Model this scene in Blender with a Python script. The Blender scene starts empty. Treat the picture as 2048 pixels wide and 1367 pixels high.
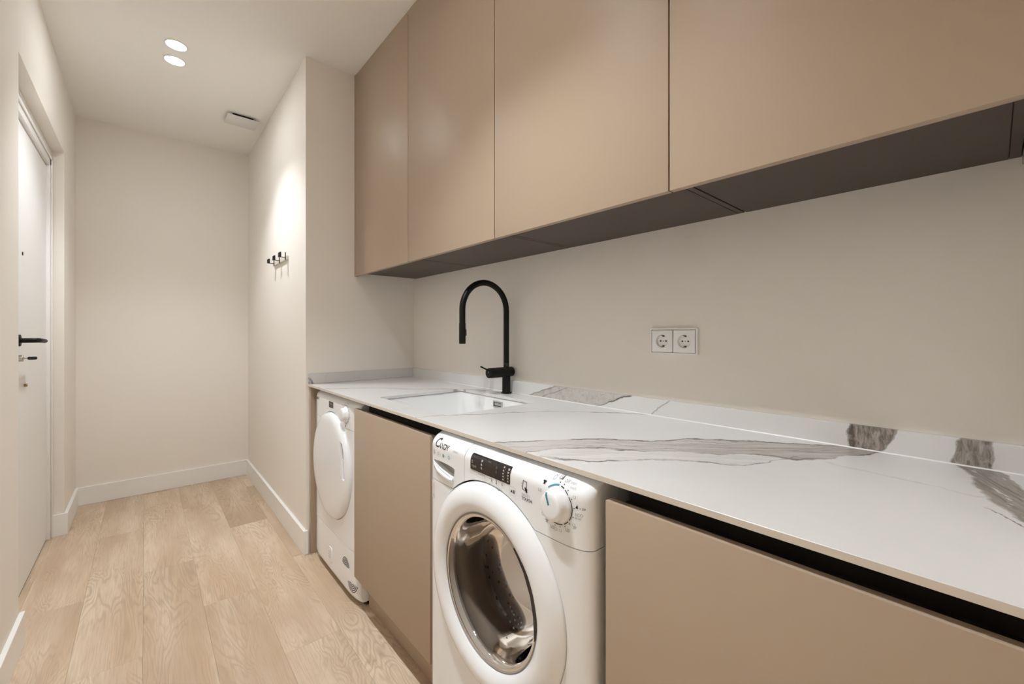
import bpy, bmesh, math, random
from mathutils import Vector, Matrix

# ------------------------------------------------------------------ camera, world, exposure
SC = bpy.context.scene
COL = SC.collection
CAM_H = 1.1715
cam_data = bpy.data.cameras.new('camera')
cam_data.sensor_fit = 'HORIZONTAL'
cam_data.sensor_width = 36.0
cam_data.lens = 840.4429 / 2048 * 36.0
cam_data.shift_y = -(683.5 - 665.9548) / 2048
cam_data.clip_start = 0.01
cam = bpy.data.objects.new('camera', cam_data)
COL.objects.link(cam)
cam.location = (0, 0, CAM_H)
cam.rotation_euler = (math.radians(90), 0, -math.radians(41.0804))
SC.camera = cam

world = bpy.data.worlds.new('world')
SC.world = world
world.use_nodes = True
world.node_tree.nodes['Background'].inputs[0].default_value = (1.0, 0.93, 0.84, 1)
world.node_tree.nodes['Background'].inputs[1].default_value = 0.0

SC.view_settings.view_transform = 'Standard'
SC.view_settings.look = 'None'
SC.view_settings.exposure = 0.12
SC.view_settings.gamma = 1.0
SC.view_settings.use_curve_mapping = False
SC.cycles.max_bounces = 7
SC.cycles.diffuse_bounces = 5
SC.cycles.caustics_reflective = False
SC.cycles.caustics_refractive = False
SC.cycles.use_light_tree = False
SC.cycles.glossy_bounces = 4
SC.cycles.use_adaptive_sampling = True
SC.cycles.adaptive_threshold = 0.09
SC.cycles.transparent_max_bounces = 12

LAMP_W = (32.0, 32.0, 58.0, 58.0, 145.0, 145.0)   # beam of each ceiling downlight; the last pair is added lobby fill
LAMP_COL = (0.925, 0.975, 1.03)
DISC_W = 1.7             # wide soft light of each lit diffuser disc
LAMP_CONE = (52.5, 52.5, 53.0, 53.0, 33.0, 33.0)       # half angle of each beam
LAMP_SOFT = (0.60, 0.60, 0.62, 0.62, 0.5, 0.5)         # soft rim of each beam
LAMP_Y = (2.752, 2.913, 0.79, 0.95, -1.17, -1.01)
LAMP_X = 0.118

# ------------------------------------------------------------------ room measures (metres)
XL, XW, XB, XCF, XU = -0.3578, 0.6432, 1.2751, 0.6544, 0.9014
YS, YE, ZC = 2.4101, 4.0864, 2.6456
YR = -0.055              # wall that closes the counter run on the right
ZT, ZCB = 0.900, 0.8885  # worktop top and underside
ZB = 0.1235              # baseboard height
BT = 0.015               # baseboard thickness
rnd = random.Random(7)

# ------------------------------------------------------------------ node helpers
def new_mat(name):
    m = bpy.data.materials.new(name)
    m.use_nodes = True
    nt = m.node_tree
    b = nt.nodes['Principled BSDF']
    return m, nt, b

def link(nt, a, b):
    nt.links.new(a, b)

def math_node(nt, op, a, b=None, c=None, clamp=False):
    n = nt.nodes.new('ShaderNodeMath')
    n.operation = op
    n.use_clamp = clamp
    for i, v in enumerate((a, b, c)):
        if v is None:
            continue
        if isinstance(v, (int, float)):
            n.inputs[i].default_value = v
        else:
            link(nt, v, n.inputs[i])
    return n.outputs[0]

def smooth(nt, v, lo, hi, out0=0.0, out1=1.0):
    n = nt.nodes.new('ShaderNodeMapRange')
    n.interpolation_type = 'SMOOTHSTEP'
    link(nt, v, n.inputs[0])
    n.inputs[1].default_value = lo
    n.inputs[2].default_value = hi
    n.inputs[3].default_value = out0
    n.inputs[4].default_value = out1
    return n.outputs[0]

def noise(nt, vec, scale, detail=3.0, rough=0.5, dist=0.0):
    n = nt.nodes.new('ShaderNodeTexNoise')
    n.inputs['Scale'].default_value = scale
    n.inputs['Detail'].default_value = detail
    n.inputs['Roughness'].default_value = rough
    n.inputs['Distortion'].default_value = dist
    if vec is not None:
        link(nt, vec, n.inputs['Vector'])
    return n.outputs[0]

def mix_rgb(nt, fac, a, b, mode='MIX'):
    n = nt.nodes.new('ShaderNodeMix')
    n.data_type = 'RGBA'
    n.blend_type = mode
    if isinstance(fac, (int, float)):
        n.inputs[0].default_value = fac
    else:
        link(nt, fac, n.inputs[0])
    for i, v in ((6, a), (7, b)):
        if isinstance(v, tuple):
            n.inputs[i].default_value = (v[0], v[1], v[2], 1)
        else:
            link(nt, v, n.inputs[i])
    return n.outputs[2]

def bump(nt, b, h, strength=0.1, dist=0.002):
    n = nt.nodes.new('ShaderNodeBump')
    n.inputs['Strength'].default_value = strength
    n.inputs['Distance'].default_value = dist
    link(nt, h, n.inputs['Height'])
    link(nt, n.outputs[0], b.inputs['Normal'])

def simple(name, col, rough=0.5, metal=0.0, spec=0.5, coat=0.0, coat_r=0.1, var=0.03, vscale=6.0,
           bmp=0.0, bscale=300.0):
    """plain finish with a faint procedural mottling"""
    m, nt, b = new_mat(name)
    tc = nt.nodes.new('ShaderNodeTexCoord')
    f = noise(nt, tc.outputs['Object'], vscale, 2.0)
    c0 = tuple(max(0.0, x * (1 - var)) for x in col)
    c1 = tuple(min(1.0, x * (1 + var)) for x in col)
    link(nt, mix_rgb(nt, f, c0, c1), b.inputs['Base Color'])
    b.inputs['Roughness'].default_value = rough
    b.inputs['Metallic'].default_value = metal
    b.inputs['Specular IOR Level'].default_value = spec
    b.inputs['Coat Weight'].default_value = coat
    b.inputs['Coat Roughness'].default_value = coat_r
    if bmp > 0:
        bump(nt, b, noise(nt, tc.outputs['Object'], bscale, 2.0), bmp, 0.0006)
    return m

# ------------------------------------------------------------------ materials
M = {}
M['wall'] = simple('wall paint', (0.87, 0.818, 0.748), 0.75, spec=0.25, var=0.012, vscale=1.5)
M['ceiling'] = simple('ceiling paint', (0.89, 0.862, 0.815), 0.85, spec=0.2, var=0.01, vscale=1.2)
M['trim'] = simple('white trim lacquer', (0.89, 0.875, 0.85), 0.32, spec=0.45, var=0.01)
M['door_white'] = simple('white door lacquer', (0.85, 0.84, 0.82), 0.38, spec=0.45, var=0.01)
M['taupe'] = simple('taupe satin lacquer', (0.435, 0.336, 0.245), 0.42, spec=0.32, var=0.008, vscale=3)
M['taupe_edge'] = simple('taupe edge band', (0.50, 0.42, 0.33), 0.4, spec=0.4, var=0.01)
M['carcass'] = simple('dark brown melamine', (0.064, 0.047, 0.038), 0.45, spec=0.4, var=0.02)
M['rail_black'] = simple('black anodised profile', (0.028, 0.024, 0.021), 0.40, spec=0.4, var=0.02)
M['gap'] = simple('shadow gap black', (0.01, 0.009, 0.008), 0.8, spec=0.1)
M['white_gloss'] = simple('white appliance plastic', (0.87, 0.88, 0.885), 0.14, spec=0.5, var=0.004)
M['white_enamel'] = simple('white enamelled steel', (0.86, 0.865, 0.865), 0.22, spec=0.5, var=0.004)
M['white_knob'] = simple('satin white plastic', (0.86, 0.87, 0.875), 0.26, spec=0.5, var=0.004)
M['socket_white'] = simple('socket thermoplastic', (0.93, 0.92, 0.90), 0.3, spec=0.45, var=0.006)
M['print_black'] = simple('black print', (0.012, 0.012, 0.012), 0.5)
M['print_grey'] = simple('grey print', (0.33, 0.33, 0.33), 0.5)
M['print_light'] = simple('pale grey print', (0.56, 0.56, 0.56), 0.5)
M['print_blue'] = simple('blue print', (0.18, 0.36, 0.45), 0.5)
M['print_teal'] = simple('teal print', (0.055, 0.29, 0.35), 0.4)
M['print_red'] = simple('red print', (0.62, 0.22, 0.15), 0.5)
M['print_pink'] = simple('sticker paper', (0.82, 0.78, 0.74), 0.5)
M['print_navy'] = simple('navy label', (0.16, 0.17, 0.27), 0.5)
M['display'] = simple('display glass', (0.022, 0.015, 0.013), 0.12, spec=0.5)
M['display_mark'] = simple('display mark', (0.42, 0.37, 0.34), 0.5)
M['display_dim'] = simple('display mark dim', (0.07, 0.06, 0.06), 0.4)
M['rubber'] = simple('grey rubber gasket', (0.30, 0.275, 0.255), 0.5, spec=0.4)
M['black_matte'] = simple('matte black metal', (0.006, 0.006, 0.006), 0.45, spec=0.22)
M['black_satin'] = simple('satin black metal', (0.008, 0.008, 0.008), 0.18, spec=0.5)
M['steel'] = simple('brushed steel', (0.55, 0.53, 0.50), 0.28, metal=1.0)
M['brass'] = simple('aged brass', (0.35, 0.24, 0.12), 0.3, metal=1.0)
M['ceramic'] = simple('white ceramic', (0.86, 0.86, 0.85), 0.12, spec=0.5, var=0.004)
M['grey_recess'] = simple('grey plastic recess', (0.30, 0.265, 0.245), 0.4)
M['pale_recess'] = simple('pale handle recess', (0.74, 0.76, 0.77), 0.25)
M['black_rubber'] = simple('black rubber foot', (0.012, 0.012, 0.012), 0.6)
M['vent_white'] = simple('white vent plastic', (0.76, 0.74, 0.71), 0.5, spec=0.3)
M['oak_rail'] = simple('pale ash rail', (0.72, 0.66, 0.58), 0.45, var=0.06, vscale=30)

def mat_emit(name, col, strength):
    m, nt, b = new_mat(name)
    b.inputs['Base Color'].default_value = (*col, 1)
    b.inputs['Emission Color'].default_value = (*col, 1)
    b.inputs['Emission Strength'].default_value = strength
    return m
M['lamp_face'] = mat_emit('lit diffuser', (1.0, 0.98, 0.95), 6.0)

def mat_glass(name, tint, rough=0.02, base=0.05):
    """thin tinted porthole glass: transparent body with a fresnel reflection"""
    m = bpy.data.materials.new(name)
    m.use_nodes = True
    nt = m.node_tree
    nt.nodes.clear()
    out = nt.nodes.new('ShaderNodeOutputMaterial')
    tr = nt.nodes.new('ShaderNodeBsdfTransparent')
    gl = nt.nodes.new('ShaderNodeBsdfGlossy')
    mx = nt.nodes.new('ShaderNodeMixShader')
    lw = nt.nodes.new('ShaderNodeFresnel')
    lw.inputs['IOR'].default_value = 1.42
    tr.inputs[0].default_value = (*tint, 1)
    gl.inputs[0].default_value = (0.80, 0.78, 0.76, 1)
    gl.inputs['Roughness'].default_value = rough
    fac = math_node(nt, 'ADD', lw.outputs[0], base, clamp=True)
    link(nt, fac, mx.inputs[0])
    link(nt, tr.outputs[0], mx.inputs[1])
    link(nt, gl.outputs[0], mx.inputs[2])
    link(nt, mx.outputs[0], out.inputs[0])
    return m
M['porthole'] = mat_glass('smoked porthole glass', (0.74, 0.68, 0.62), 0.05, 0.0)
M['droplet'] = mat_glass('water droplet', (0.95, 0.95, 0.95), 0.02, 0.12)

def mat_drum():
    m, nt, b = new_mat('perforated drum steel')
    tc = nt.nodes.new('ShaderNodeTexCoord')
    vo = nt.nodes.new('ShaderNodeTexVoronoi')
    vo.inputs['Scale'].default_value = 60
    link(nt, tc.outputs['Object'], vo.inputs['Vector'])
    f = smooth(nt, vo.outputs['Distance'], 0.22, 0.30)
    link(nt, mix_rgb(nt, f, (0.03, 0.026, 0.024), (0.50, 0.45, 0.41)), b.inputs['Base Color'])
    b.inputs['Metallic'].default_value = 0.3
    b.inputs['Roughness'].default_value = 0.5
    return m
M['drum'] = mat_drum()

def mat_wood():
    m, nt, b = new_mat('pale oak laminate')
    tc = nt.nodes.new('ShaderNodeTexCoord')
    oi = nt.nodes.new('ShaderNodeObjectInfo')
    off = nt.nodes.new('ShaderNodeVectorMath')
    off.operation = 'MULTIPLY_ADD'
    comb = nt.nodes.new('ShaderNodeCombineXYZ')
    for i in range(3):
        link(nt, oi.outputs['Random'], comb.inputs[i])
    link(nt, comb.outputs[0], off.inputs[0])
    off.inputs[1].default_value = (37.0, 91.0, 13.0)
    link(nt, tc.outputs['Object'], off.inputs[2])
    def mapped(sx, sy):
        mp = nt.nodes.new('ShaderNodeMapping')
        mp.inputs['Scale'].default_value = (sx, sy, 1)
        link(nt, off.outputs[0], mp.inputs[0])
        return mp.outputs[0]
    # cathedral figure: contour lines of a stretched noise field
    field = noise(nt, mapped(7.5, 1.25), 1.0, 2.6, 0.5, 0.6)
    rings = math_node(nt, 'SINE', math_node(nt, 'MULTIPLY', field, 165.0))
    rings = math_node(nt, 'MULTIPLY_ADD', rings, 0.5, 0.5)
    rings = math_node(nt, 'POWER', rings, 2.2)
    fade = noise(nt, mapped(5, 1.6), 1.3, 2.0)
    rings = math_node(nt, 'MULTIPLY', rings, smooth(nt, fade, 0.36, 0.60))
    fine = noise(nt, mapped(260, 9), 1.0, 3.0, 0.6)
    broad = noise(nt, mapped(9, 1.1), 1.0, 3.0, 0.55)
    patch = noise(nt, mapped(3.0, 1.4), 1.0, 2.0)
    col = mix_rgb(nt, smooth(nt, broad, 0.30, 0.72), (0.595, 0.438, 0.298), (0.75, 0.615, 0.465))
    col = mix_rgb(nt, math_node(nt, 'MULTIPLY', rings, 0.42), col, (0.385, 0.265, 0.17))
    col = mix_rgb(nt, math_node(nt, 'MULTIPLY', smooth(nt, fine, 0.42, 0.70), 0.34), col, (0.40, 0.285, 0.19))
    col = mix_rgb(nt, math_node(nt, 'MULTIPLY', smooth(nt, patch, 0.42, 0.70), 0.50), col, (0.455, 0.32, 0.21))
    # sparse knots
    vo = nt.nodes.new('ShaderNodeTexVoronoi')
    vo.inputs['Scale'].default_value = 1.0
    link(nt, mapped(6.0, 2.4), vo.inputs['Vector'])
    kn = smooth(nt, vo.outputs['Distance'], 0.05, 0.13, 1.0, 0.0)
    col = mix_rgb(nt, math_node(nt, 'MULTIPLY', kn, 0.30), col, (0.27, 0.16, 0.085))
    tone = smooth(nt, oi.outputs['Random'], 0.0, 1.0, 0.965, 1.035)
    tv = nt.nodes.new('ShaderNodeVectorMath')
    tv.operation = 'SCALE'
    link(nt, col, tv.inputs[0])
    link(nt, tone, tv.inputs[3])
    link(nt, tv.outputs[0], b.inputs['Base Color'])
    b.inputs['Roughness'].default_value = 0.42
    b.inputs['Specular IOR Level'].default_value = 0.4
    bump(nt, b, fine, 0.08, 0.001)
    return m
M['wood'] = mat_wood()

def mat_marble():
    """white calacatta-look slab: individual veins follow curves over the slab"""
    m, nt, b = new_mat('white veined marble slab')
    geo = nt.nodes.new('ShaderNodeNewGeometry')
    pos = geo.outputs['Position']
    # warp
    wn = nt.nodes.new('ShaderNodeTexNoise')
    wn.inputs['Scale'].default_value = 22
    wn.inputs['Detail'].default_value = 5
    wn.inputs['Roughness'].default_value = 0.6
    link(nt, pos, wn.inputs['Vector'])
    wv = nt.nodes.new('ShaderNodeVectorMath')
    wv.operation = 'MULTIPLY_ADD'
    link(nt, wn.outputs['Color'], wv.inputs[0])
    wv.inputs[1].default_value = (0.05, 0.030, 0.02)
    wv.inputs[2].default_value = (-0.025, -0.015, -0.01)
    add = nt.nodes.new('ShaderNodeVectorMath')
    add.operation = 'ADD'
    link(nt, pos, add.inputs[0])
    link(nt, wv.outputs[0], add.inputs[1])
    sp = nt.nodes.new('ShaderNodeSeparateXYZ')
    link(nt, add.outputs[0], sp.inputs[0])
    X, Y, Z = sp.outputs
    raw = nt.nodes.new('ShaderNodeSeparateXYZ')
    link(nt, pos, raw.inputs[0])
    on_top = math_node(nt, 'LESS_THAN', raw.outputs[2], 0.9004)

    def curve(inp, pts, lo, hi, vlo, vhi):
        mr = nt.nodes.new('ShaderNodeMapRange')
        link(nt, inp, mr.inputs[0])
        mr.inputs[1].default_value = lo
        mr.inputs[2].default_value = hi
        fc = nt.nodes.new('ShaderNodeFloatCurve')
        link(nt, mr.outputs[0], fc.inputs['Value'])
        c = fc.mapping.curves[0]
        pp = sorted(((x - lo) / (hi - lo), (v - vlo) / (vhi - vlo)) for x, v in pts)
        pp = [(min(1, max(0, x)), min(1, max(0, v))) for x, v in pp]
        c.points[0].location = pp[0]
        c.points[1].location = pp[-1]
        for p in pp[1:-1]:
            c.points.new(*p)
        for p in c.points:
            p.handle_type = 'VECTOR'
        fc.mapping.update()
        return math_node(nt, 'MULTIPLY_ADD', fc.outputs[0], vhi - vlo, vlo)

    def rangemask(v, lo, hi, s):
        return math_node(nt, 'MULTIPLY', smooth(nt, v, lo - s, lo + s), smooth(nt, v, hi - s, hi + s, 1.0, 0.0))

    def line(d, w):
        return smooth(nt, math_node(nt, 'ABSOLUTE', d), w * 0.25, w, 1.0, 0.0)

    broad = noise(nt, pos, 2.2, 3.0)
    def stretched(a, b, ka, kb):
        """noise drawn out along a direction in the slab plane"""
        al = math_node(nt, 'ADD', math_node(nt, 'MULTIPLY', raw.outputs[0], a * ka), math_node(nt, 'MULTIPLY', raw.outputs[1], b * ka))
        pe = math_node(nt, 'ADD', math_node(nt, 'MULTIPLY', raw.outputs[0], -b * kb), math_node(nt, 'MULTIPLY', raw.outputs[1], a * kb))
        cm = nt.nodes.new('ShaderNodeCombineXYZ')
        link(nt, al, cm.inputs[0])
        link(nt, pe, cm.inputs[1])
        link(nt, math_node(nt, 'MULTIPLY', Z, 40.0), cm.inputs[2])
        return noise(nt, cm.outputs[0], 1.0, 4.0, 0.6, 0.6)
    streak = stretched(0.69, -0.72, 6.0, 60.0)
    streak2 = stretched(0.935, 0.355, 9.0, 150.0)
    base = mix_rgb(nt, smooth(nt, broad, 0.35, 0.75), (0.69, 0.675, 0.65), (0.625, 0.61, 0.585))
    darkc = (0.085, 0.065, 0.052)
    greyc = mix_rgb(nt, smooth(nt, streak, 0.3, 0.7), (0.27, 0.232, 0.20), (0.53, 0.485, 0.44))
    fill, fill2, dark = [], [], []
    greyc2 = mix_rgb(nt, smooth(nt, streak2, 0.3, 0.7), (0.135, 0.108, 0.088), (0.40, 0.35, 0.305))

    def P(op, a, bb):
        return math_node(nt, op, a, bb)

    # --- broad diagonal vein across the worktop (functions of Y)
    U1 = [(0.164, 1.277), (0.228, 1.281), (0.278, 1.237), (0.403, 1.145), (0.514, 1.056), (0.568, 0.955), (0.666, 0.881), (0.74, 0.773), (0.808, 0.665), (0.9, 0.56)]
    L1 = [(0.15, 1.285), (0.164, 1.270), (0.211, 1.181), (0.239, 1.103), (0.282, 1.054), (0.328, 1.047), (0.372, 1.026), (0.404, 0.971), (0.467, 0.935), (0.543, 0.849), (0.614, 0.812), (0.668, 0.749), (0.708, 0.641), (0.80, 0.56)]
    S2 = [(0.26, 1.09), (0.289, 1.08), (0.312, 0.998), (0.337, 0.929), (0.373, 0.897), (0.427, 0.877), (0.489, 0.822), (0.516, 0.769), (0.563, 0.71), (0.655, 0.655), (0.7, 0.62)]
    lo, hi = 0.10, 0.90
    u = P('SUBTRACT', curve(Y, U1, lo, hi, 0.5, 1.3), X)
    l = P('SUBTRACT', X, curve(Y, L1, lo, hi, 0.5, 1.3))
    s = P('SUBTRACT', X, curve(Y, S2, lo, hi, 0.5, 1.3))
    yr = rangemask(Y, 0.155, 0.86, 0.006)
    body = P('MULTIPLY', smooth(nt, u, -0.002, 0.010), smooth(nt, l, -0.002, 0.012))
    grad = smooth(nt, Y, 0.20, 0.75, 1.0, 0.42)
    fill.append(P('MULTIPLY', P('MULTIPLY', P('MULTIPLY', body, grad), on_top), yr))
    between = P('MULTIPLY', smooth(nt, s, -0.004, 0.03), smooth(nt, l, -0.02, 0.0, 1.0, 0.0))
    between = P('MULTIPLY', P('MULTIPLY', between, rangemask(Y, 0.28, 0.66, 0.02)), smooth(nt, streak, 0.40, 0.62))
    fill.append(P('MULTIPLY', P('MULTIPLY', between, 0.45), on_top))
    for kk, st in ((0.2, 0.5), (0.6, 0.45), (0.8, 0.6)):
        q = P('SUBTRACT', l, P('MULTIPLY', P('ADD', u, l), kk))
        dark.append(P('MULTIPLY', P('MULTIPLY', P('MULTIPLY', line(q, 0.005), smooth(nt, noise(nt, pos, 9, 2.0), 0.45, 0.6)), P('MULTIPLY', body, st)), on_top))
    mod = smooth(nt, noise(nt, pos, 14, 3.0), 0.34, 0.56, 0.35, 1.0)
    for dd, wd, st, r in ((u, 0.011, 0.95, (0.155, 0.86)), (l, 0.012, 0.92, (0.16, 0.72)), (s, 0.010, 0.85, (0.285, 0.66))):
        t = P('MULTIPLY', P('MULTIPLY', line(dd, wd), mod), st)
        dark.append(P('MULTIPLY', P('MULTIPLY', t, rangemask(Y, r[0], r[1], 0.01)), on_top))
    # inner streaks parallel to the vein
    mid = P('SUBTRACT', l, P('MULTIPLY', P('ADD', u, l), 0.45))
    dark.append(P('MULTIPLY', P('MULTIPLY', P('MULTIPLY', line(mid, 0.006), mod), P('MULTIPLY', body, 0.35)), on_top))

    # --- second vein near the right end (functions of X)
    E1 = [(0.60, -0.10), (0.9, -0.045), (0.956, -0.028), (1.011, -0.006), (1.047, 0.007), (1.11, 0.021), (1.166, 0.023), (1.266, 0.052), (1.30, 0.06)]
    E2 = [(0.60, -0.2), (1.0, -0.085), (1.05, -0.065), (1.152, -0.034), (1.267, -0.012), (1.30, 0.0)]
    E3 = [(0.60, -0.12), (0.90, -0.036), (0.926, -0.028), (0.961, -0.011), (0.985, 0.004), (1.30, 0.12)]
    e1 = P('SUBTRACT', curve(X, E1, 0.60, 1.30, -0.2, 0.12), Y)
    e2 = P('SUBTRACT', Y, curve(X, E2, 0.60, 1.30, -0.2, 0.12))
    e3 = P('SUBTRACT', curve(X, E3, 0.60, 1.30, -0.2, 0.12), Y)
    b2 = P('MULTIPLY', smooth(nt, e1, -0.0005, 0.004), smooth(nt, e2, -0.0005, 0.003))
    hole = smooth(nt, stretched(0.935, 0.355, 10.0, 60.0), 0.60, 0.66, 1.0, 0.15)
    fill2.append(P('MULTIPLY', P('MULTIPLY', P('MULTIPLY', b2, hole), on_top), 0.95))
    for dd, wd, st in ((e1, 0.003, 0.35), (e2, 0.0035, 0.55)):
        dark.append(P('MULTIPLY', P('MULTIPLY', P('MULTIPLY', line(dd, wd), mod), st), on_top))
    dark.append(P('MULTIPLY', P('MULTIPLY', P('MULTIPLY', line(e3, 0.0024), rangemask(X, 0.7, 0.985, 0.01)), 0.8), on_top))
    dark.append(P('MULTIPLY', P('MULTIPLY', P('MULTIPLY', b2, smooth(nt, streak2, 0.54, 0.64)), 0.55), on_top))

    # --- hairline veins
    T1 = [(0.70, 1.31), (0.758, 1.274), (0.89, 1.177), (1.015, 1.061), (1.082, 0.956), (1.122, 0.869), (1.132, 0.844), (1.209, 0.718), (1.229, 0.656), (1.26, 0.60)]
    T2 = [(1.30, 1.30), (1.357, 1.285), (1.481, 1.228), (1.623, 1.205), (1.78, 1.085), (1.844, 0.984), (2.009, 0.88), (2.088, 0.76), (2.134, 0.679), (2.2, 0.60)]
    T3 = [(0.0, 1.05), (0.021, 1.048), (0.082, 1.06), (0.144, 1.066), (0.226, 1.081), (0.3, 1.10)]
    t1 = P('SUBTRACT', curve(Y, T1, 0.65, 1.3, 0.55, 1.32), X)
    t2 = P('SUBTRACT', curve(Y, T2, 1.25, 2.25, 0.55, 1.32), X)
    t3 = P('SUBTRACT', curve(Y, T3, -0.05, 0.35, 0.9, 1.2), X)
    for dd, wd, st, r in ((t1, 0.012, 0.70, (0.75, 1.25)), (t2, 0.018, 0.50, (1.32, 2.15)), (t3, 0.006, 0.18, (0.0, 0.25))):
        q = P('MULTIPLY', P('MULTIPLY', line(dd, wd), mod), st)
        dark.append(P('MULTIPLY', P('MULTIPLY', q, rangemask(Y, r[0], r[1], 0.02)), on_top))
    soft = P('MULTIPLY', P('MULTIPLY', smooth(nt, P('ABSOLUTE', t2, None), 0.0, 0.05, 1.0, 0.0), rangemask(Y, 1.32, 2.15, 0.05)), 0.22)
    fill.append(P('MULTIPLY', soft, on_top))
    # faint veins everywhere
    fv = noise(nt, add.outputs[0], 3.0, 4.0, 0.5, 1.2)
    fl = smooth(nt, P('ABSOLUTE', P('SUBTRACT', fv, 0.5), None), 0.0, 0.012, 1.0, 0.0)
    dark.append(P('MULTIPLY', P('MULTIPLY', fl, smooth(nt, broad, 0.45, 0.65)), 0.07))

    # --- upstand patches (functions of Y and Z), only above the worktop
    up = math_node(nt, 'SUBTRACT', 1.0, on_top)
    zz = P('SUBTRACT', Z, 0.905)
    def slant(y0, k):          # signed distance along Y to a slanted line
        return P('SUBTRACT', Y, P('MULTIPLY_ADD', zz, k) if False else math_node(nt, 'MULTIPLY_ADD', zz, k, y0))
    back = math_node(nt, 'GREATER_THAN', raw.outputs[0], 1.20)
    upb = P('MULTIPLY', up, back)
    for (ya, ka, yb, kb, f, da, db) in ((1.323, -2.8, 0.955, -2.35, 0.62, 0.7, 0.9), (0.229, 0.0, 0.165, -0.5, 1.0, 0.35, 0.5), (0.058, -0.28, 0.0, 0.05, 0.9, 0.3, 0.4)):
        a = P('MULTIPLY', slant(ya, ka), -1.0)
        c = slant(yb, kb)
        wid = 0.010 if ya > 0.5 else 0.0022
        (fill if ya > 0.5 else fill2).append(P('MULTIPLY', P('MULTIPLY', P('MULTIPLY', smooth(nt, a, -wid * 0.3, wid), smooth(nt, c, -wid * 0.3, wid)), f), upb))
        inside = P('MULTIPLY', smooth(nt, a, 0.0, wid), smooth(nt, c, 0.0, wid))
        dark.append(P('MULTIPLY', P('MULTIPLY', P('MULTIPLY', line(a, wid), mod), da), upb))
        dark.append(P('MULTIPLY', P('MULTIPLY', P('MULTIPLY', line(c, wid), mod), db), upb))
        dark.append(P('MULTIPLY', P('MULTIPLY', P('MULTIPLY', inside, smooth(nt, streak, 0.56, 0.66)), 0.6 if ya < 0.1 else 0.3), upb))
    # mottled dark edge of the middle patch, second stroke of the wide patch, thin line
    d2 = slant(0.222, 0.0)
    dark.append(P('MULTIPLY', P('MULTIPLY', P('MULTIPLY', smooth(nt, P('ABSOLUTE', d2, None), 0.002, 0.007, 1.0, 0.0), smooth(nt, streak, 0.45, 0.58)), 0.85), upb))
    dark.append(P('MULTIPLY', P('MULTIPLY', line(slant(1.253, -2.7), 0.007), 0.5), upb))
    dark.append(P('MULTIPLY', P('MULTIPLY', line(slant(0.74, -1.1), 0.005), 0.45), upb))
    # dark wedge at the left end of the short upstand
    left = math_node(nt, 'LESS_THAN', raw.outputs[0], 0.70)
    wedge = smooth(nt, P('ADD', X, P('MULTIPLY', P('SUBTRACT', Z, 0.9), 0.45)), 0.668, 0.684, 1.0, 0.0)
    dark.append(P('MULTIPLY', P('MULTIPLY', P('MULTIPLY', wedge, smooth(nt, streak, 0.40, 0.55)), 0.8), P('MULTIPLY', up, left)))

    def total(lst):
        t = lst[0]
        for q in lst[1:]:
            t = P('MAXIMUM', t, q)
        return t
    col = mix_rgb(nt, total(fill), base, greyc)
    col = mix_rgb(nt, total(fill2), col, greyc2)
    col = mix_rgb(nt, total(dark), col, darkc)
    link(nt, col, b.inputs['Base Color'])
    b.inputs['Roughness'].default_value = 0.34
    b.inputs['Specular IOR Level'].default_value = 0.42
    return m
M['marble'] = mat_marble()
M['sealant'] = simple('white sealant', (0.80, 0.78, 0.75), 0.35)
M['slab_edge'] = simple('slab edge body', (0.66, 0.595, 0.51), 0.5, var=0.03, vscale=40)

# ------------------------------------------------------------------ mesh helpers
def bx(bm, x0, x1, y0, y1, z0, z1, bev=0.0, seg=2):
    vs = [bm.verts.new((x, y, z)) for x in (x0, x1) for y in (y0, y1) for z in (z0, z1)]
    fs = [(0, 1, 3, 2), (4, 6, 7, 5), (0, 4, 5, 1), (2, 3, 7, 6), (0, 2, 6, 4), (1, 5, 7, 3)]
    faces = [bm.faces.new([vs[i] for i in f]) for f in fs]
    if bev > 0:
        edges = list({e for f in faces for e in f.edges})
        bmesh.ops.bevel(bm, geom=edges, offset=bev, segments=seg, profile=0.5, affect='EDGES')
    return bm

def box(x0, x1, y0, y1, z0, z1, bev=0.0, seg=2):
    return bx(bmesh.new(), x0, x1, y0, y1, z0, z1, bev, seg)

def lathe(profile, origin, axis, n=48, bm=None, close=False):
    """profile: list of (radius, distance along axis) turned about the axis through origin"""
    bm = bm or bmesh.new()
    ax = Vector(axis).normalized()
    t = Vector((0, 0, 1)) if abs(ax.z) < 0.9 else Vector((1, 0, 0))
    e1 = ax.cross(t).normalized()
    e2 = ax.cross(e1).normalized()
    o = Vector(origin)
    rings = []
    for r, d in profile:
        if r < 1e-7:
            rings.append([bm.verts.new(o + ax * d)])
        else:
            rings.append([bm.verts.new(o + ax * d + e1 * (r * math.cos(2 * math.pi * i / n)) + e2 * (r * math.sin(2 * math.pi * i / n))) for i in range(n)])
    pairs = list(zip(rings[:-1], rings[1:]))
    if close:
        pairs.append((rings[-1], rings[0]))
    for a, b in pairs:
        for i in range(n):
            j = (i + 1) % n
            if len(a) == 1 and len(b) == 1:
                continue
            if len(a) == 1:
                bm.faces.new((a[0], b[i], b[j]))
            elif len(b) == 1:
                bm.faces.new((a[i], b[0], a[j]))
            else:
                bm.faces.new((a[i], b[i], b[j], a[j]))
    bmesh.ops.recalc_face_normals(bm, faces=bm.faces)
    return bm

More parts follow.
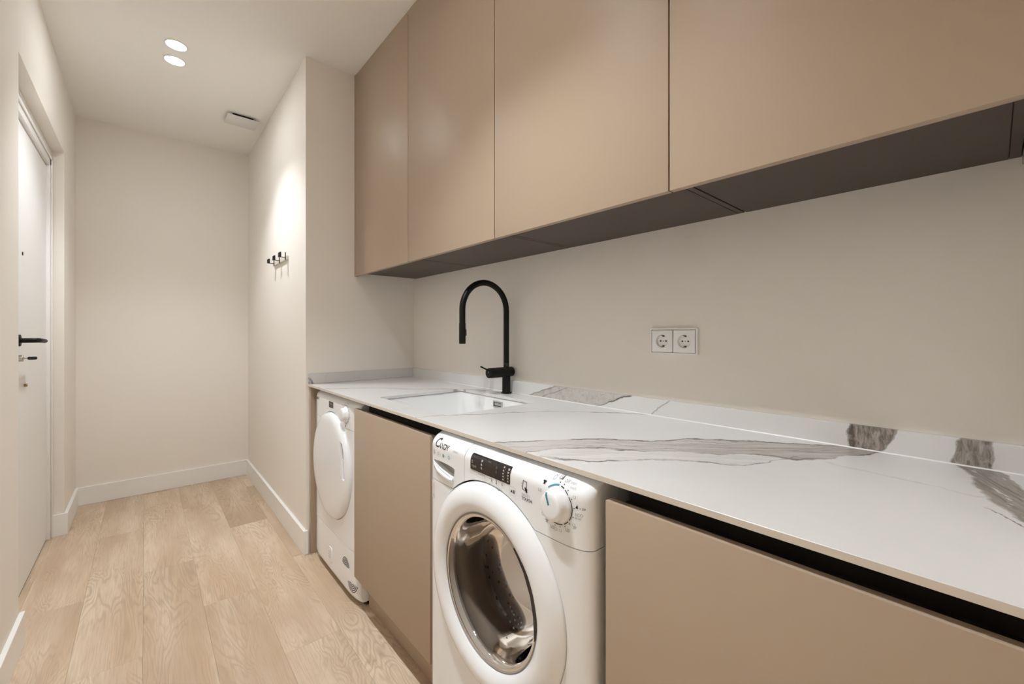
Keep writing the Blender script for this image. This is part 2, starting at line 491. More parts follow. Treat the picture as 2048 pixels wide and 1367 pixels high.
def cyl(p0, p1, r, n=32, bev=0.0, bm=None):
    p0, p1 = Vector(p0), Vector(p1)
    L = (p1 - p0).length
    if bev > 0:
        prof = [(0, 0), (r - bev, 0), (r - bev * 0.3, bev * 0.3), (r, bev), (r, L - bev), (r - bev * 0.3, L - bev * 0.3), (r - bev, L), (0, L)]
    else:
        prof = [(0, 0), (r, 0), (r, L), (0, L)]
    return lathe(prof, p0, p1 - p0, n, bm)

def tube(path, r, n=24, bm=None, cap=True):
    bm = bm or bmesh.new()
    pts = [Vector(p) for p in path]
    rings = []
    up = None
    for i, p in enumerate(pts):
        d = (pts[min(i + 1, len(pts) - 1)] - pts[max(i - 1, 0)]).normalized()
        if up is None:
            up = Vector((0, 1, 0)) if abs(d.y) < 0.9 else Vector((1, 0, 0))
        a = (up - d * up.dot(d)).normalized()
        b = d.cross(a)
        up = a
        rr = r[i] if isinstance(r, (list, tuple)) else r
        rings.append([bm.verts.new(p + a * rr * math.cos(2 * math.pi * k / n) + b * rr * math.sin(2 * math.pi * k / n)) for k in range(n)])
    for a, b in zip(rings[:-1], rings[1:]):
        for k in range(n):
            bm.faces.new((a[k], a[(k + 1) % n], b[(k + 1) % n], b[k]))
    if cap:
        bm.faces.new(rings[0][::-1])
        bm.faces.new(rings[-1])
    bmesh.ops.recalc_face_normals(bm, faces=bm.faces)
    return bm

def prism(pts, to3, d0, d1, bm=None):
    """extrude a 2D outline between two depths; to3(a, b, d) -> xyz"""
    bm = bm or bmesh.new()
    A = [bm.verts.new(to3(a, b, d0)) for a, b in pts]
    B = [bm.verts.new(to3(a, b, d1)) for a, b in pts]
    n = len(pts)
    bm.faces.new(A)
    bm.faces.new(B[::-1])
    for i in range(n):
        bm.faces.new((A[i], B[i], B[(i + 1) % n], A[(i + 1) % n]))
    bmesh.ops.recalc_face_normals(bm, faces=bm.faces)
    return bm

def rrect(a0, a1, b0, b1, r, n=6):
    out = []
    for cx, cy, s in ((a1 - r, b1 - r, 0), (a0 + r, b1 - r, 1), (a0 + r, b0 + r, 2), (a1 - r, b0 + r, 3)):
        for i in range(n + 1):
            t = math.pi / 2 * (s + i / n)
            out.append((cx + r * math.cos(t), cy + r * math.sin(t)))
    return out

def to_mesh(name, bm, mat, smooth_angle=35):
    me = bpy.data.meshes.new(name)
    bm.to_mesh(me)
    bm.free()
    if smooth_angle:
        for p in me.polygons:
            p.use_smooth = True
        me.set_sharp_from_angle(angle=math.radians(smooth_angle))
    if mat is not None:
        me.materials.append(M[mat])
    return me

def boolean(bm, cutter, op='DIFFERENCE'):
    """returns a new bmesh: bm op cutter"""
    def tmp(b):
        me = bpy.data.meshes.new('tmp')
        b.to_mesh(me)
        b.free()
        o = bpy.data.objects.new('tmp', me)
        COL.objects.link(o)
        return o
    a, c = tmp(bm), tmp(cutter)
    md = a.modifiers.new('b', 'BOOLEAN')
    md.operation = op
    md.object = c
    md.solver = 'EXACT'
    dg = bpy.context.evaluated_depsgraph_get()
    dg.update()
    me = bpy.data.meshes.new_from_object(a.evaluated_get(dg))
    out = bmesh.new()
    out.from_mesh(me)
    for o in (a, c):
        d = o.data
        bpy.data.objects.remove(o)
        bpy.data.meshes.remove(d)
    bpy.data.meshes.remove(me)
    return out

def text_bm(s, size, shear=0.0, spacing=1.0, offset=0.0):
    cu = bpy.data.curves.new('t', 'FONT')
    cu.body = s
    cu.size = size
    cu.shear = shear
    cu.space_character = spacing
    cu.offset = offset
    cu.resolution_u = 3
    o = bpy.data.objects.new('t', cu)
    COL.objects.link(o)
    dg = bpy.context.evaluated_depsgraph_get()
    dg.update()
    me = bpy.data.meshes.new_from_object(o.evaluated_get(dg))
    bm = bmesh.new()
    bm.from_mesh(me)
    bpy.data.objects.remove(o)
    bpy.data.curves.remove(cu)
    bpy.data.meshes.remove(me)
    return bm

# ------------------------------------------------------------------ object helpers
# marks of a millimetre or two that cannot be picked apart in the photograph
TINY_PRINT = {'display_marks', 'display_marks_dim', 'dial_dots', 'dial_scale', 'dial_symbol', 'sticker_print', 'panel_symbol', 'filter_marks',
              'phone_symbol', 'key_symbol', 'start_symbol', 'energy_label_print', 'touch_key'}

class Thing:
    """a top-level Empty at the thing's base; parts are built in world space"""
    def __init__(self, name, base, label=None, cat=None, group=None, kind=None):
        o = bpy.data.objects.new(name, None)
        o.empty_display_size = 0.05
        o.location = base
        COL.objects.link(o)
        self.o, self.base = o, Vector(base)
        if label: o['label'] = label
        if cat: o['category'] = cat
        if group: o['group'] = group
        if kind: o['kind'] = kind
    def part(self, name, bm, mat, parent=None, angle=35, label=None):
        bmesh.ops.translate(bm, verts=bm.verts, vec=-self.base)
        p = bpy.data.objects.new(name, to_mesh(name, bm, mat, angle))
        COL.objects.link(p)
        p.parent = parent or self.o
        if name in TINY_PRINT:
            p['kind'] = 'stuff'
        if label: p['label'] = label
        return p

def single(name, bm, mat, label, cat, base, group=None, angle=35):
    bmesh.ops.translate(bm, verts=bm.verts, vec=-Vector(base))
    o = bpy.data.objects.new(name, to_mesh(name, bm, mat, angle))
    o.location = base
    COL.objects.link(o)
    o['label'] = label
    o['category'] = cat
    if group: o['group'] = group
    return o

def struct(name, bm, mat, label=None, angle=35):
    o = bpy.data.objects.new(name, to_mesh(name, bm, mat, angle))
    COL.objects.link(o)
    o['kind'] = 'structure'
    if label: o['label'] = label
    return o

def child(parent, name, bm, mat, angle=35):
    o = bpy.data.objects.new(name, to_mesh(name, bm, mat, angle))
    COL.objects.link(o)
    o.parent = parent
    return o

# ================================================================== THE ROOM
NY0, NY1, NZ = 2.393, 3.565, 2.222      # entrance door niche in the left wall
XF = 1.375

floor = struct('floor', box(-1.8, XF, -1.8, YE, -0.06, -0.014), 'wall', 'pale oak laminate floor of wide planks')
rows = [(-1.772 + 0.196 * k, -1.772 + 0.196 * (k + 1)) for k in range(17)]
joints = {7: 2.62, 8: 2.03, 9: 2.724, 10: 2.228, 11: 1.70, 12: 2.43, 13: 1.9}
for k, (x0, x1) in enumerate(rows):
    x1c = min(x1, XB)
    if x1c - x0 < 0.02:
        continue
    j = joints.get(k, 1.2 + 0.37 * (k % 4))
    ys = sorted(j + 1.32 * i for i in range(-4, 4))
    ymax = (0.10 if x1 < -0.3 else (YE if x0 < 0.64 else YS))
    if k == 7: ymax = YE
    xs0 = x0
    if k == 7: xs0 = max(x0, -0.43)
    for a, b in zip(ys[:-1], ys[1:]):
        a, b = max(a, -1.8), min(b, ymax)
        if b - a < 0.03:
            continue
        xr = x1c
        if x0 < XW < x1 and b > YS:
            if a < YS - 0.03:
                child(floor, 'plank', box(x0 + 0.0002, xr - 0.0002, a + 0.0002, YS, -0.012, 0, 0.0002, 1), 'wood', 0)
                child(floor, 'plank', box(x0 + 0.0002, XW, YS, b - 0.0002, -0.012, 0, 0.0002, 1), 'wood', 0)
                continue
            xr = XW
        child(floor, 'plank', box(xs0 + 0.0002, xr - 0.0002, a + 0.0002, b - 0.0002, -0.012, 0, 0.0002, 1), 'wood', 0)

for yy0, yy1 in ((NY0 + 0.0004, 2.98), (2.9804, NY1 - 0.0004)):
    child(floor, 'plank', box(-0.46, -0.4002, yy0, yy1, -0.012, 0, 0.0002, 1), 'wood', 0)

struct('ceiling', box(-1.8, XF, -1.8, YE + 0.1, ZC, ZC + 0.08), 'ceiling', 'smooth pale plaster ceiling')

wl = bmesh.new()
bx(wl, XL - 0.24, XL, 0.10, NY0, 0, ZC)
bx(wl, XL - 0.24, XL, NY1, YE, 0, ZC)
bx(wl, XL - 0.24, XL, NY0, NY1, NZ, ZC)
bx(wl, XL - 0.24, XL - 0.125, NY0, NY1, 0, NZ)
struct('wall_left', wl, 'wall', 'beige painted corridor wall with the recessed entrance door')
struct('wall_far', box(XL - 0.24, XW + 0.05, YE, YE + 0.1, 0, ZC), 'wall', 'beige painted end wall of the corridor')
struct('wall_right', box(XW, XF, YS, YE, 0, ZC), 'wall', 'beige corridor wall carrying the coat hooks, and its end beside the worktop')
struct('wall_counter', box(XB, XF, YR - 0.1, YS, 0, ZC), 'wall', 'beige painted wall behind the worktop')
struct('wall_rear', box(0.655, XB, YR - 0.1, YR, 0, ZC), 'wall', 'beige wall closing the counter run')
# dim lobby behind the camera
struct('wall_lobby_north', box(-1.8, XL - 0.24, 0.10, 0.20, 0, ZC), 'wall')
struct('wall_lobby_west', box(-1.9, -1.8, -1.8, 0.2, 0, ZC), 'wall')
struct('wall_lobby_south', box(-1.9, XF, -1.9, -1.8, 0, ZC), 'wall')
struct('wall_lobby_east', box(XF, XF + 0.1, -1.9, YR - 0.1, 0, ZC), 'wall')
struct('trim_1', box(XL - 0.005, XL + 0.012, 0.07, 0.15, 0, 2.15, 0.002), 'trim', 'white casing at the end of the left wall')

def base_board(name, segs, label):
    bm = bmesh.new()
    for s in segs:
        bx(bm, s[0], s[1], s[2], s[3], 0.0006, ZB, 0.0012, 1)
    struct(name, bm, 'trim', label)
base_board('baseboard_left', [(XL, XL + BT, 0.15, NY0 + BT)], 'white baseboard along the near left wall')
bb = bmesh.new()
prism([(XL - 0.05, NY1), (XL, NY1), (XL, YE - BT), (XL + BT, YE - BT), (XL + BT, NY1 - BT), (XL - 0.05, NY1 - BT)],
      lambda a, b, d: (a, b, d), 0.0006, ZB, bb)
struct('baseboard_left_far', bb, 'trim', 'white baseboard between entrance door and end wall')
base_board('baseboard_far', [(XL, XW, YE - BT, YE)], 'white baseboard along the corridor end wall')
bb = bmesh.new()
prism([(XW - BT, YE - BT), (XW, YE - BT), (XW, YS), (XW + 0.0085, YS), (XW + 0.0085, YS - BT), (XW - BT, YS - BT)],
      lambda a, b, d: (a, b, d), 0.0006, ZB, bb)
struct('baseboard_right', bb, 'trim', 'white baseboard under the coat hooks, returned round the corner')

# ------------------------------------------------------------------ entrance door in the niche
DX = -0.4235                         # face of the leaf
door = Thing('door_1', (DX - 0.02, 3.12, 0), 'white flush entrance door recessed in the left corridor wall', None, None, 'structure')
leaf = door.part('leaf', box(DX - 0.045, DX, 2.705, 3.517, 0.007, 2.118, 0.002, 1), 'door_white')
fr = bmesh.new()
bx(fr, XL - 0.125, -0.4085, 3.517, 3.5645, 0, 2.185, 0.004, 2)
bx(fr, XL - 0.125, -0.4085, NY0 + 0.0005, 2.705, 0, 2.185, 0.004, 2)
bx(fr, XL - 0.125, -0.4085, NY0 + 0.0005, 3.5645, 2.124, 2.2215, 0.004, 2)
door.part('door_frame', fr, 'trim')
door.part('stop_bead', box(-0.4085, -0.4015, 3.538, 3.5545, 0.0, 2.175, 0.003, 2), 'trim')
door.part('head_bead', box(-0.4085, -0.4015, NY0 + 0.001, 3.5545, 2.158, 2.175, 0.003, 2), 'trim')
door.part('threshold_gap', box(DX - 0.04, DX - 0.002, 2.705, 3.517, 0.0008, 0.0065), 'gap')
ph = door.part('peephole', cyl((DX - 0.001, 2.909, 1.534), (DX + 0.0020, 2.909, 1.534), 0.0085, 24, 0.0006), 'black_matte', leaf)
door.part('peephole_lens', cyl((DX + 0.0020, 2.909, 1.534), (DX + 0.0028, 2.909, 1.534), 0.005, 20), 'black_satin', leaf)
hz, hy = 1.1395, 2.815
rose = door.part('handle_rose', cyl((DX - 0.001, hy, hz), (DX + 0.009, hy, hz), 0.026, 32, 0.002), 'black_matte', leaf)
arc = [(DX + 0.006, hy, hz), (DX + 0.035, hy, hz), (-0.372, hy + 0.003, hz), (-0.3655, hy + 0.012, hz), (-0.3635, hy + 0.03, hz - 0.0005), (-0.3615, hy + 0.08, hz - 0.0025), (-0.3610, hy + 0.148, hz - 0.005)]
door.part('lever_handle', tube(arc, [0.0105, 0.0105, 0.0105, 0.0105, 0.0105, 0.010, 0.0095], 20), 'black_matte', leaf)
door.part('lock_cylinder', cyl((DX - 0.001, hy, 1.0605), (DX + 0.017, hy, 1.0605), 0.0145, 28, 0.001), 'steel', leaf)
door.part('thumb_turn', cyl((DX - 0.001, 2.945, 0.931), (DX + 0.011, 2.945, 0.931), 0.0065, 20, 0.002), 'brass', leaf)

key = Thing('key', (DX + 0.017, hy, 1.0585), 'key with a black plastic head left in the entrance door lock', 'key')
key.part('blade', box(DX + 0.0172, -0.394, hy - 0.001, hy + 0.001, 1.058, 1.063), 'steel')
key.part('head', prism(rrect(-0.3945, -0.366, 1.0535, 1.0675, 0.005), lambda a, b, d: (a, hy + d, b), -0.004, 0.004), 'black_satin')

# ------------------------------------------------------------------ ceiling downlights (each with its own lamp)
def downlight(name, x, y, label, watts, cone, soft):
    t = Thing(name, (x, y, ZC), label, 'downlight', 'recessed ceiling downlights')
    prof = [(0.0415, -0.0075), (0.0420, -0.0015), (0.0435, 0.0030), (0.0465, 0.0030), (0.0485, 0.0012), (0.0485, 0.0003), (0.0470, -0.0005)]
    t.part('trim_ring', lathe([(r, d) for r, d in prof], (x, y, ZC), (0, 0, -1), 48), 'vent_white')
    t.part('diffuser', lathe([(0, 0.0), (0.0422, 0.0)], (x, y, ZC - 0.0012), (0, 0, -1), 48), 'lamp_face')
    ld = bpy.data.lights.new('downlight_beam', 'SPOT')
    ld.energy = watts
    ld.color = LAMP_COL
    ld.spot_size = math.radians(2 * cone)
    ld.spot_blend = soft
    ld.shadow_soft_size = 0.022
    lo = bpy.data.objects.new('downlight_beam', ld)
    COL.objects.link(lo)
    lo.parent = t.o
    lo.location = (0, 0, -0.006)
    ad = bpy.data.lights.new('downlight_glow', 'AREA')
    ad.shape = 'DISK'
    ad.size = 0.080
    ad.energy = DISC_W if cone > 50 else 0.15
    ad.color = LAMP_COL
    ao = bpy.data.objects.new('downlight_glow', ad)
    COL.objects.link(ao)
    ao.parent = t.o
    ao.location = (0, 0, -0.0034)
    return t
lab = ['lit round ceiling downlight, the nearer one of the pair seen overhead', 'lit round ceiling downlight, the one of the pair nearer the ceiling vent',
       'round ceiling downlight above the worktop, further from the corridor', 'round ceiling downlight above the worktop, nearer the corridor']
lab += ['round ceiling downlight of the lobby behind the camera, further from the worktop', 'round ceiling downlight of the lobby behind the camera, nearer the worktop']  # unseen pair, added so light bounced off the lobby fills the room
for y, l, ww, cn, sf in zip(LAMP_Y, lab, LAMP_W, LAMP_CONE, LAMP_SOFT):
    downlight('ceiling_downlight', LAMP_X, y, l, ww, cn, sf)

# ------------------------------------------------------------------ ceiling vent plate
v = Thing('ceiling_vent', (0.50, 3.415, ZC), 'flat square white vent cover on the corridor ceiling', 'vent')
v.part('collar', box(0.440, 0.560, 3.350, 3.470, ZC - 0.018, ZC - 0.0002), 'gap')
v.part('mount', box(0.425, 0.575, 3.358, 3.480, ZC - 0.0185, ZC - 0.0003), 'vent_white')
v.part('cover_plate', box(0.408, 0.590, 3.325, 3.482, ZC - 0.027, ZC - 0.0188, 0.003, 2), 'vent_white')

# ================================================================== WALL CABINETS
ZU, ZUT = 1.4966, 2.628
XD = XU + 0.019
ZUC = 1.511
ycuts = [2.3905, 1.7555, 1.1255, 0.4885, -0.0525]
uplab = ['narrow-looking taupe wall cabinet beside the beige wall end, furthest along the worktop', 'taupe wall cabinet above the black tap, second from the beige wall end',
         'taupe wall cabinet above the double socket, third from the beige wall end', 'taupe wall cabinet nearest the camera, cut by the right edge of the frame']
for i in range(4):
    y1, y0 = ycuts[i], ycuts[i + 1]
    cab = Thing('wall_cabinet', (1.09, (y0 + y1) / 2, ZU), uplab[i], 'cabinet', 'taupe wall cabinets over the worktop')
    # carcass edges sit a little nearer the camera than the door joints, as the undersides show
    c1 = 2.376 if i == 0 else ycuts[i] - 0.0285
    c0 = (YR + 0.0195) if i == 3 else ycuts[i + 1] - 0.0275
    body = bmesh.new()
    bx(body, XD + 0.002, XB - 0.001, c0 + 0.001, c1 - 0.001, ZUC + 0.004, ZUT)
    cab.part('carcass', body, 'carcass')
    bw = 0.017
    cab.part('bottom_panel', box(XD + 0.003, XB - 0.002, c0 + bw, c1 - bw * 0.15, ZUC, ZUC + 0.004, 0.0006, 1), 'carcass')
    cab.part('side_edge', box(XD + 0.003, XB - 0.002, c0 + 0.0012, c0 + bw - 0.001, ZUC + 0.0006, ZUC + 0.004, 0.0004, 1), 'carcass')
    g = 0.0019
    d = cab.part('door', box(XU, XD, y0 + g, y1 - g, ZU, ZUT - 0.002, 0.0009, 2), 'taupe')
    if i == 3:
        cab.part('end_panel', box(XD + 0.002, XB - 0.001, YR + 0.001, YR + 0.019, ZU, ZUT), 'taupe')
fl = Thing('filler_strip', (XU, YS - 0.01, ZU), 'slim taupe filler strips beside and above the wall cabinets', 'filler strip')
fl.part('side_strip', box(XU + 0.0, XU + 0.018, 2.3925, YS - 0.0005, ZU - 0.001, ZC - 0.0005, 0.0006, 1), 'taupe')
fl.part('top_strip', box(XU + 0.003, XU + 0.019, YR + 0.001, 2.3915, ZUT + 0.0015, ZC - 0.0005, 0.0006, 1), 'taupe')
fl.part('back_fill', box(XU + 0.02, XB - 0.001, 2.3775, YS - 0.001, ZUC + 0.006, ZC - 0.001), 'carcass')

# ================================================================== BASE UNITS
XDR = 0.6584                # face of the base doors
ZDB, ZDT = 0.1535, 0.8550
def base_cabinet(label, y0, y1, knick):
    c = Thing('base_cabinet', (0.95, (y0 + y1) / 2, 0), label, 'cabinet', 'taupe base cabinets under the worktop')
    body = bmesh.new()
    s = 0.018
    bx(body, XDR + 0.021, 1.22, y0 + 0.003, y0 + 0.003 + s, 0.155, 0.835)
    bx(body, XDR + 0.021, 1.22, y1 - 0.003 - s, y1 - 0.003, 0.155, 0.835)
    bx(body, XDR + 0.021, 1.22, y0 + 0.003 + s, y1 - 0.003 - s, 0.155, 0.173)
    bx(body, 1.205, 1.22, y0 + 0.003 + s, y1 - 0.003 - s, 0.173, 0.835)
    c.part('carcass', body, 'carcass')
    c.part('door', box(XDR, XDR + 0.019, y0 + 0.001, y1 - 0.0015, ZDB, ZDT, 0.0010, 2), 'taupe')
    # recessed finger profile between door and worktop
    r0, r1 = y0 + knick[0], y1 - knick[1]
    prof = [(XDR + 0.021, 0.8360), (XDR + 0.021, 0.8440), (XDR + 0.0225, 0.8440), (XDR + 0.0225, 0.8385), (0.722, 0.8385), (0.722, ZCB - 0.0006), (0.726, ZCB - 0.0006), (0.726, 0.8360)]
    c.part('finger_rail', prism(prof, lambda a, b, d: (a, d, b), r0, r1), 'rail_black', None, 20)
    c.part('plinth', box(0.7225, 0.738, y0 + 0.001, y1 - 0.001, 0.0008, 0.152), 'taupe')
    return c
base_cabinet('taupe base cabinet under the sink, between dryer and washing machine', 1.137, 1.763, (0.022, 0.004))
base_cabinet('taupe base cabinet right of the washing machine, cut by the frame', YR + 0.001, 0.4865, (0.0, 0.012))

ep = Thing('end_panel', (0.95, 2.401, 0), 'narrow taupe end panel between dryer and beige wall end', 'panel')
ep.part('panel', box(XDR + 0.003, 1.22, 2.389, 2.4075, 0.0008, ZCB - 0.0006, 0.0008, 1), 'taupe')

# ================================================================== WORKTOP
SX0, SX1, SY0, SY1 = 0.747, 1.163, 1.184, 1.716      # sink cut-out
wt = Thing('worktop', (0.96, 1.18, ZCB), 'white marble-look worktop with bold grey veins and a low upstand', 'worktop')
slab = box(XCF, XB - 0.0005, YR + 0.0005, YS - 0.0005, ZCB, ZT, 0.0007, 1)
cut = prism(rrect(SX0, SX1, SY0, SY1, 0.018), lambda a, b, d: (a, b, d), ZCB - 0.05, ZT + 0.05)
slab = boolean(slab, cut)
sl = wt.part('slab', slab, 'marble', None, 30)
sl.data.materials.append(M['slab_edge'])
for p in sl.data.polygons:
    if p.normal.x < -0.9 and abs(p.center.x + wt.base.x - XCF) < 0.0012:
        p.material_index = 1
ZS = 0.9551
wt.part('back_upstand', box(XB - 0.0125, XB - 0.0006, YR + 0.001, YS - 0.013, ZT + 0.0006, ZS, 0.0006, 1), 'marble')
wt.part('side_upstand', box(XCF + 0.0002, XB - 0.0006, YS - 0.0125, YS - 0.0006, ZT + 0.0006, ZS, 0.0006, 1), 'marble')

wt.part('sealant_line', prism([(0, 0.0001), (0.0026, 0.0001), (0.0010, 0.0010), (0.0, 0.0026)], lambda a, b, d: (XB - 0.0127 - a, d, ZT + b), YR + 0.002, YS - 0.0135), 'sealant', None, 0)

# ------------------------------------------------------------------ sink
sk = Thing('sink', (0.955, 1.45, 0.69), 'white undermount sink basin set into the worktop', 'sink')
def sink_mesh():
    bm = bmesh.new()
    lv = [(0.008, ZCB - 0.001, 0.024), (0.004, ZCB - 0.003, 0.026), (0.002, ZCB - 0.02, 0.028), (-0.006, 0.74, 0.035), (-0.012, 0.715, 0.04), (-0.035, 0.703, 0.05), (-0.12, 0.699, 0.04)]
    rings = []
    for g, z, r in lv:
        rings.append([bm.verts.new((a, b, z)) for a, b in rrect(SX0 - g, SX1 + g, SY0 - g, SY1 + g, r, 8)])
    for a, b in zip(rings[:-1], rings[1:]):
        n = len(a)
        for i in range(n):
            bm.faces.new((a[i], a[(i + 1) % n], b[(i + 1) % n], b[i]))
    bm.faces.new(rings[-1])
    bmesh.ops.recalc_face_normals(bm, faces=bm.faces)
    for f in bm.faces:
        f.normal_flip()
    ret = bmesh.ops.solidify(bm, geom=bm.faces[:], thickness=-0.006)
    return bm
bowl = sk.part('bowl', sink_mesh(), 'ceramic', None, 50)
sk.part('drain', lathe([(0, 0.004), (0.02, 0.004), (0.036, 0.002), (0.042, 0.0)], (0.955, 1.45, 0.6995), (0, 0, 1), 32), 'steel', bowl)
ov = bmesh.new()
oy0, oy1, oz0, oz1 = 1.398, 1.458, 0.8465, 0.8735
for q in ((oy0, oy1, oz0, oz0 + 0.005), (oy0, oy1, oz1 - 0.005, oz1), (oy0, oy0 + 0.006, oz0 + 0.005, oz1 - 0.005), (oy1 - 0.006, oy1, oz0 + 0.005, oz1 - 0.005)):
    bx(ov, SX1 - 0.004, SX1 + 0.0015, *q)
sk.part('overflow_frame', ov, 'steel', bowl)
sk.part('overflow_grille', box(SX1 - 0.002, SX1 - 0.0002, oy0 + 0.009, oy1 - 0.009, oz0 + 0.008, oz1 - 0.008), 'steel', bowl)
sk.part('overflow_slot', box(SX1 - 0.001, SX1 + 0.001, oy0 + 0.004, oy1 - 0.004, oz0 + 0.003, oz1 - 0.003), 'gap', bowl)

# ------------------------------------------------------------------ tap
TX, TY = 1.229, 1.449
tp = Thing('kitchen_tap', (TX, TY, ZT), 'tall matte black arched tap behind the sink', 'tap')
tp.part('base_flange', cyl((TX, TY, ZT + 0.0004), (TX, TY, ZT + 0.006), 0.0235, 36, 0.001), 'black_matte')
tp.part('body', cyl((TX, TY, ZT + 0.006), (TX, TY, 0.995), 0.0185, 36), 'black_matte')
val = tp.part('valve', cyl((1.1265, TY, 0.9970), (1.262, TY, 0.9970), 0.0225, 40, 0.003), 'black_matte')
tp.part('valve_seam', lathe([(0.0227, 0.0), (0.0227, 0.0018)], (1.158, TY, 0.9970), (1, 0, 0), 40), 'black_satin', val)
tm = text_bm('|||', 0.010)
bmesh.ops.transform(tm, matrix=Matrix(((0, 0, -1, 1.1263), (-1, 0, 0, TY + 0.004), (0, 1, 0, 0.9985), (0, 0, 0, 1))), verts=tm.verts)
tp.part('emblem', tm, 'print_grey', val, 0)
tp.part('lever', tube([(1.140, TY, 1.003), (1.120, TY, 1.0125), (1.085, TY, 1.0280)], 0.0034, 14), 'black_matte', val)
neck = [(TX, TY, 0.99), (TX, TY, 1.05), (TX, TY, 1.15), (TX, TY, 1.27)]
R = 0.1195
for k in range(1, 25):
    a = math.pi * k / 24
    neck.append((TX - R + R * math.cos(a), TY, 1.270 + R * math.sin(a)))
neck.append((TX - 2 * R, TY, 1.205))
tp.part('neck', tube(neck, 0.0128, 28), 'black_matte')
tp.part('neck_collar', cyl((TX, TY, 1.024), (TX, TY, 1.038), 0.0133, 32, 0.0006), 'black_satin')
sh = tp.part('spray_head', lathe([(0.0, 0.0), (0.0132, 0.0), (0.0138, 0.004), (0.0138, 0.085), (0.0, 0.085)], (TX - 2 * R, TY, 1.128), (0, 0, 1), 32), 'black_matte')
tp.part('spray_button', box(TX - 2 * R + 0.0115, TX - 2 * R + 0.0185, TY - 0.005, TY + 0.005, 1.160, 1.188, 0.002, 2), 'black_satin', sh)

# ------------------------------------------------------------------ double socket
so = Thing('double_socket', (XB, 0.672, 1.146), 'white double power socket on the wall above the worktop', 'socket')
sy0, sy1, sz0, sz1 = 0.5935, 0.7515, 1.1045, 1.1875
frm = prism(rrect(sy0, sy1, sz0, sz1, 0.003), lambda a, b, d: (d, a, b), XB - 0.0098, XB - 0.0002)
frm = boolean(frm, box(XB - 0.02, XB + 0.01, sy0 + 0.0045, sy1 - 0.0045, sz0 + 0.0045, sz1 - 0.0045))
so.part('frame', frm, 'socket_white')
for cy in (0.7095, 0.6355):
    w = 0.0352
    cz = 0.1460 + 1.0
    ins = box(XB - 0.0105, XB - 0.0034, cy - w, cy + w, cz - 0.0355, cz + 0.0355, 0.0012, 2)
    ins = boolean(ins, cyl((XB - 0.03, cy, cz), (XB + 0.001, cy, cz), 0.0205, 48))
    io = so.part('insert', ins, 'socket_white')
    cup = lathe([(0.0, 0.0), (0.0203, 0.0), (0.0204, -0.010), (0.0213, -0.0106), (0.0213, -0.0096)], (XB - 0.0006, cy, cz), (1, 0, 0), 48)
    so.part('cup', cup, 'socket_white', io)
    for s in (-1, 1):
        so.part('pin_hole', cyl((XB - 0.0014, cy + s * 0.0095, cz), (XB - 0.0007, cy + s * 0.0095, cz), 0.0026, 20), 'print_black', io)
        so.part('earth_clip', box(XB - 0.0095, XB - 0.0012, cy - 0.0035, cy + 0.0035, cz + s * 0.0185 - 0.0014, cz + s * 0.0185 + 0.0014), 'brass', io)
        so.part('clip_slot', box(XB - 0.0030, XB - 0.0010, cy - 0.0045, cy + 0.0030, cz + s * 0.0155 - 0.0014, cz + s * 0.0155 + 0.0014), 'print_black', io)
    so.part('centre_screw', cyl((XB - 0.0020, cy, cz), (XB - 0.0007, cy, cz), 0.0022, 16), 'steel', io)

# ------------------------------------------------------------------ coat hook rail
hk = Thing('coat_hook_rail', (XW, 2.945, 1.615), 'short wall rail with three black coat hooks on the corridor wall', 'coat hooks')
hk.part('rail', box(XW - 0.012, XW - 0.0003, 2.768, 3.122, 1.611, 1.634, 0.0015, 2), 'oak_rail')
for y in (3.085, 2.935, 2.785):
    b = bmesh.new()
    bx(b, XW - 0.0145, XW - 0.0122, y - 0.009, y + 0.009, 1.609, 1.655, 0.0004, 1)
    bx(b, XW - 0.052, XW - 0.0122, y - 0.009, y + 0.009, 1.6225, 1.6255, 0.0004, 1)
    bx(b, XW - 0.052, XW - 0.037, y - 0.009, y + 0.009, 1.6257, 1.648, 0.0010, 1)
    bx(b, XW - 0.046, XW - 0.037, y - 0.009, y + 0.009, 1.6482, 1.6535, 0.0008, 1)
    hk.part('hook', b, 'black_satin')

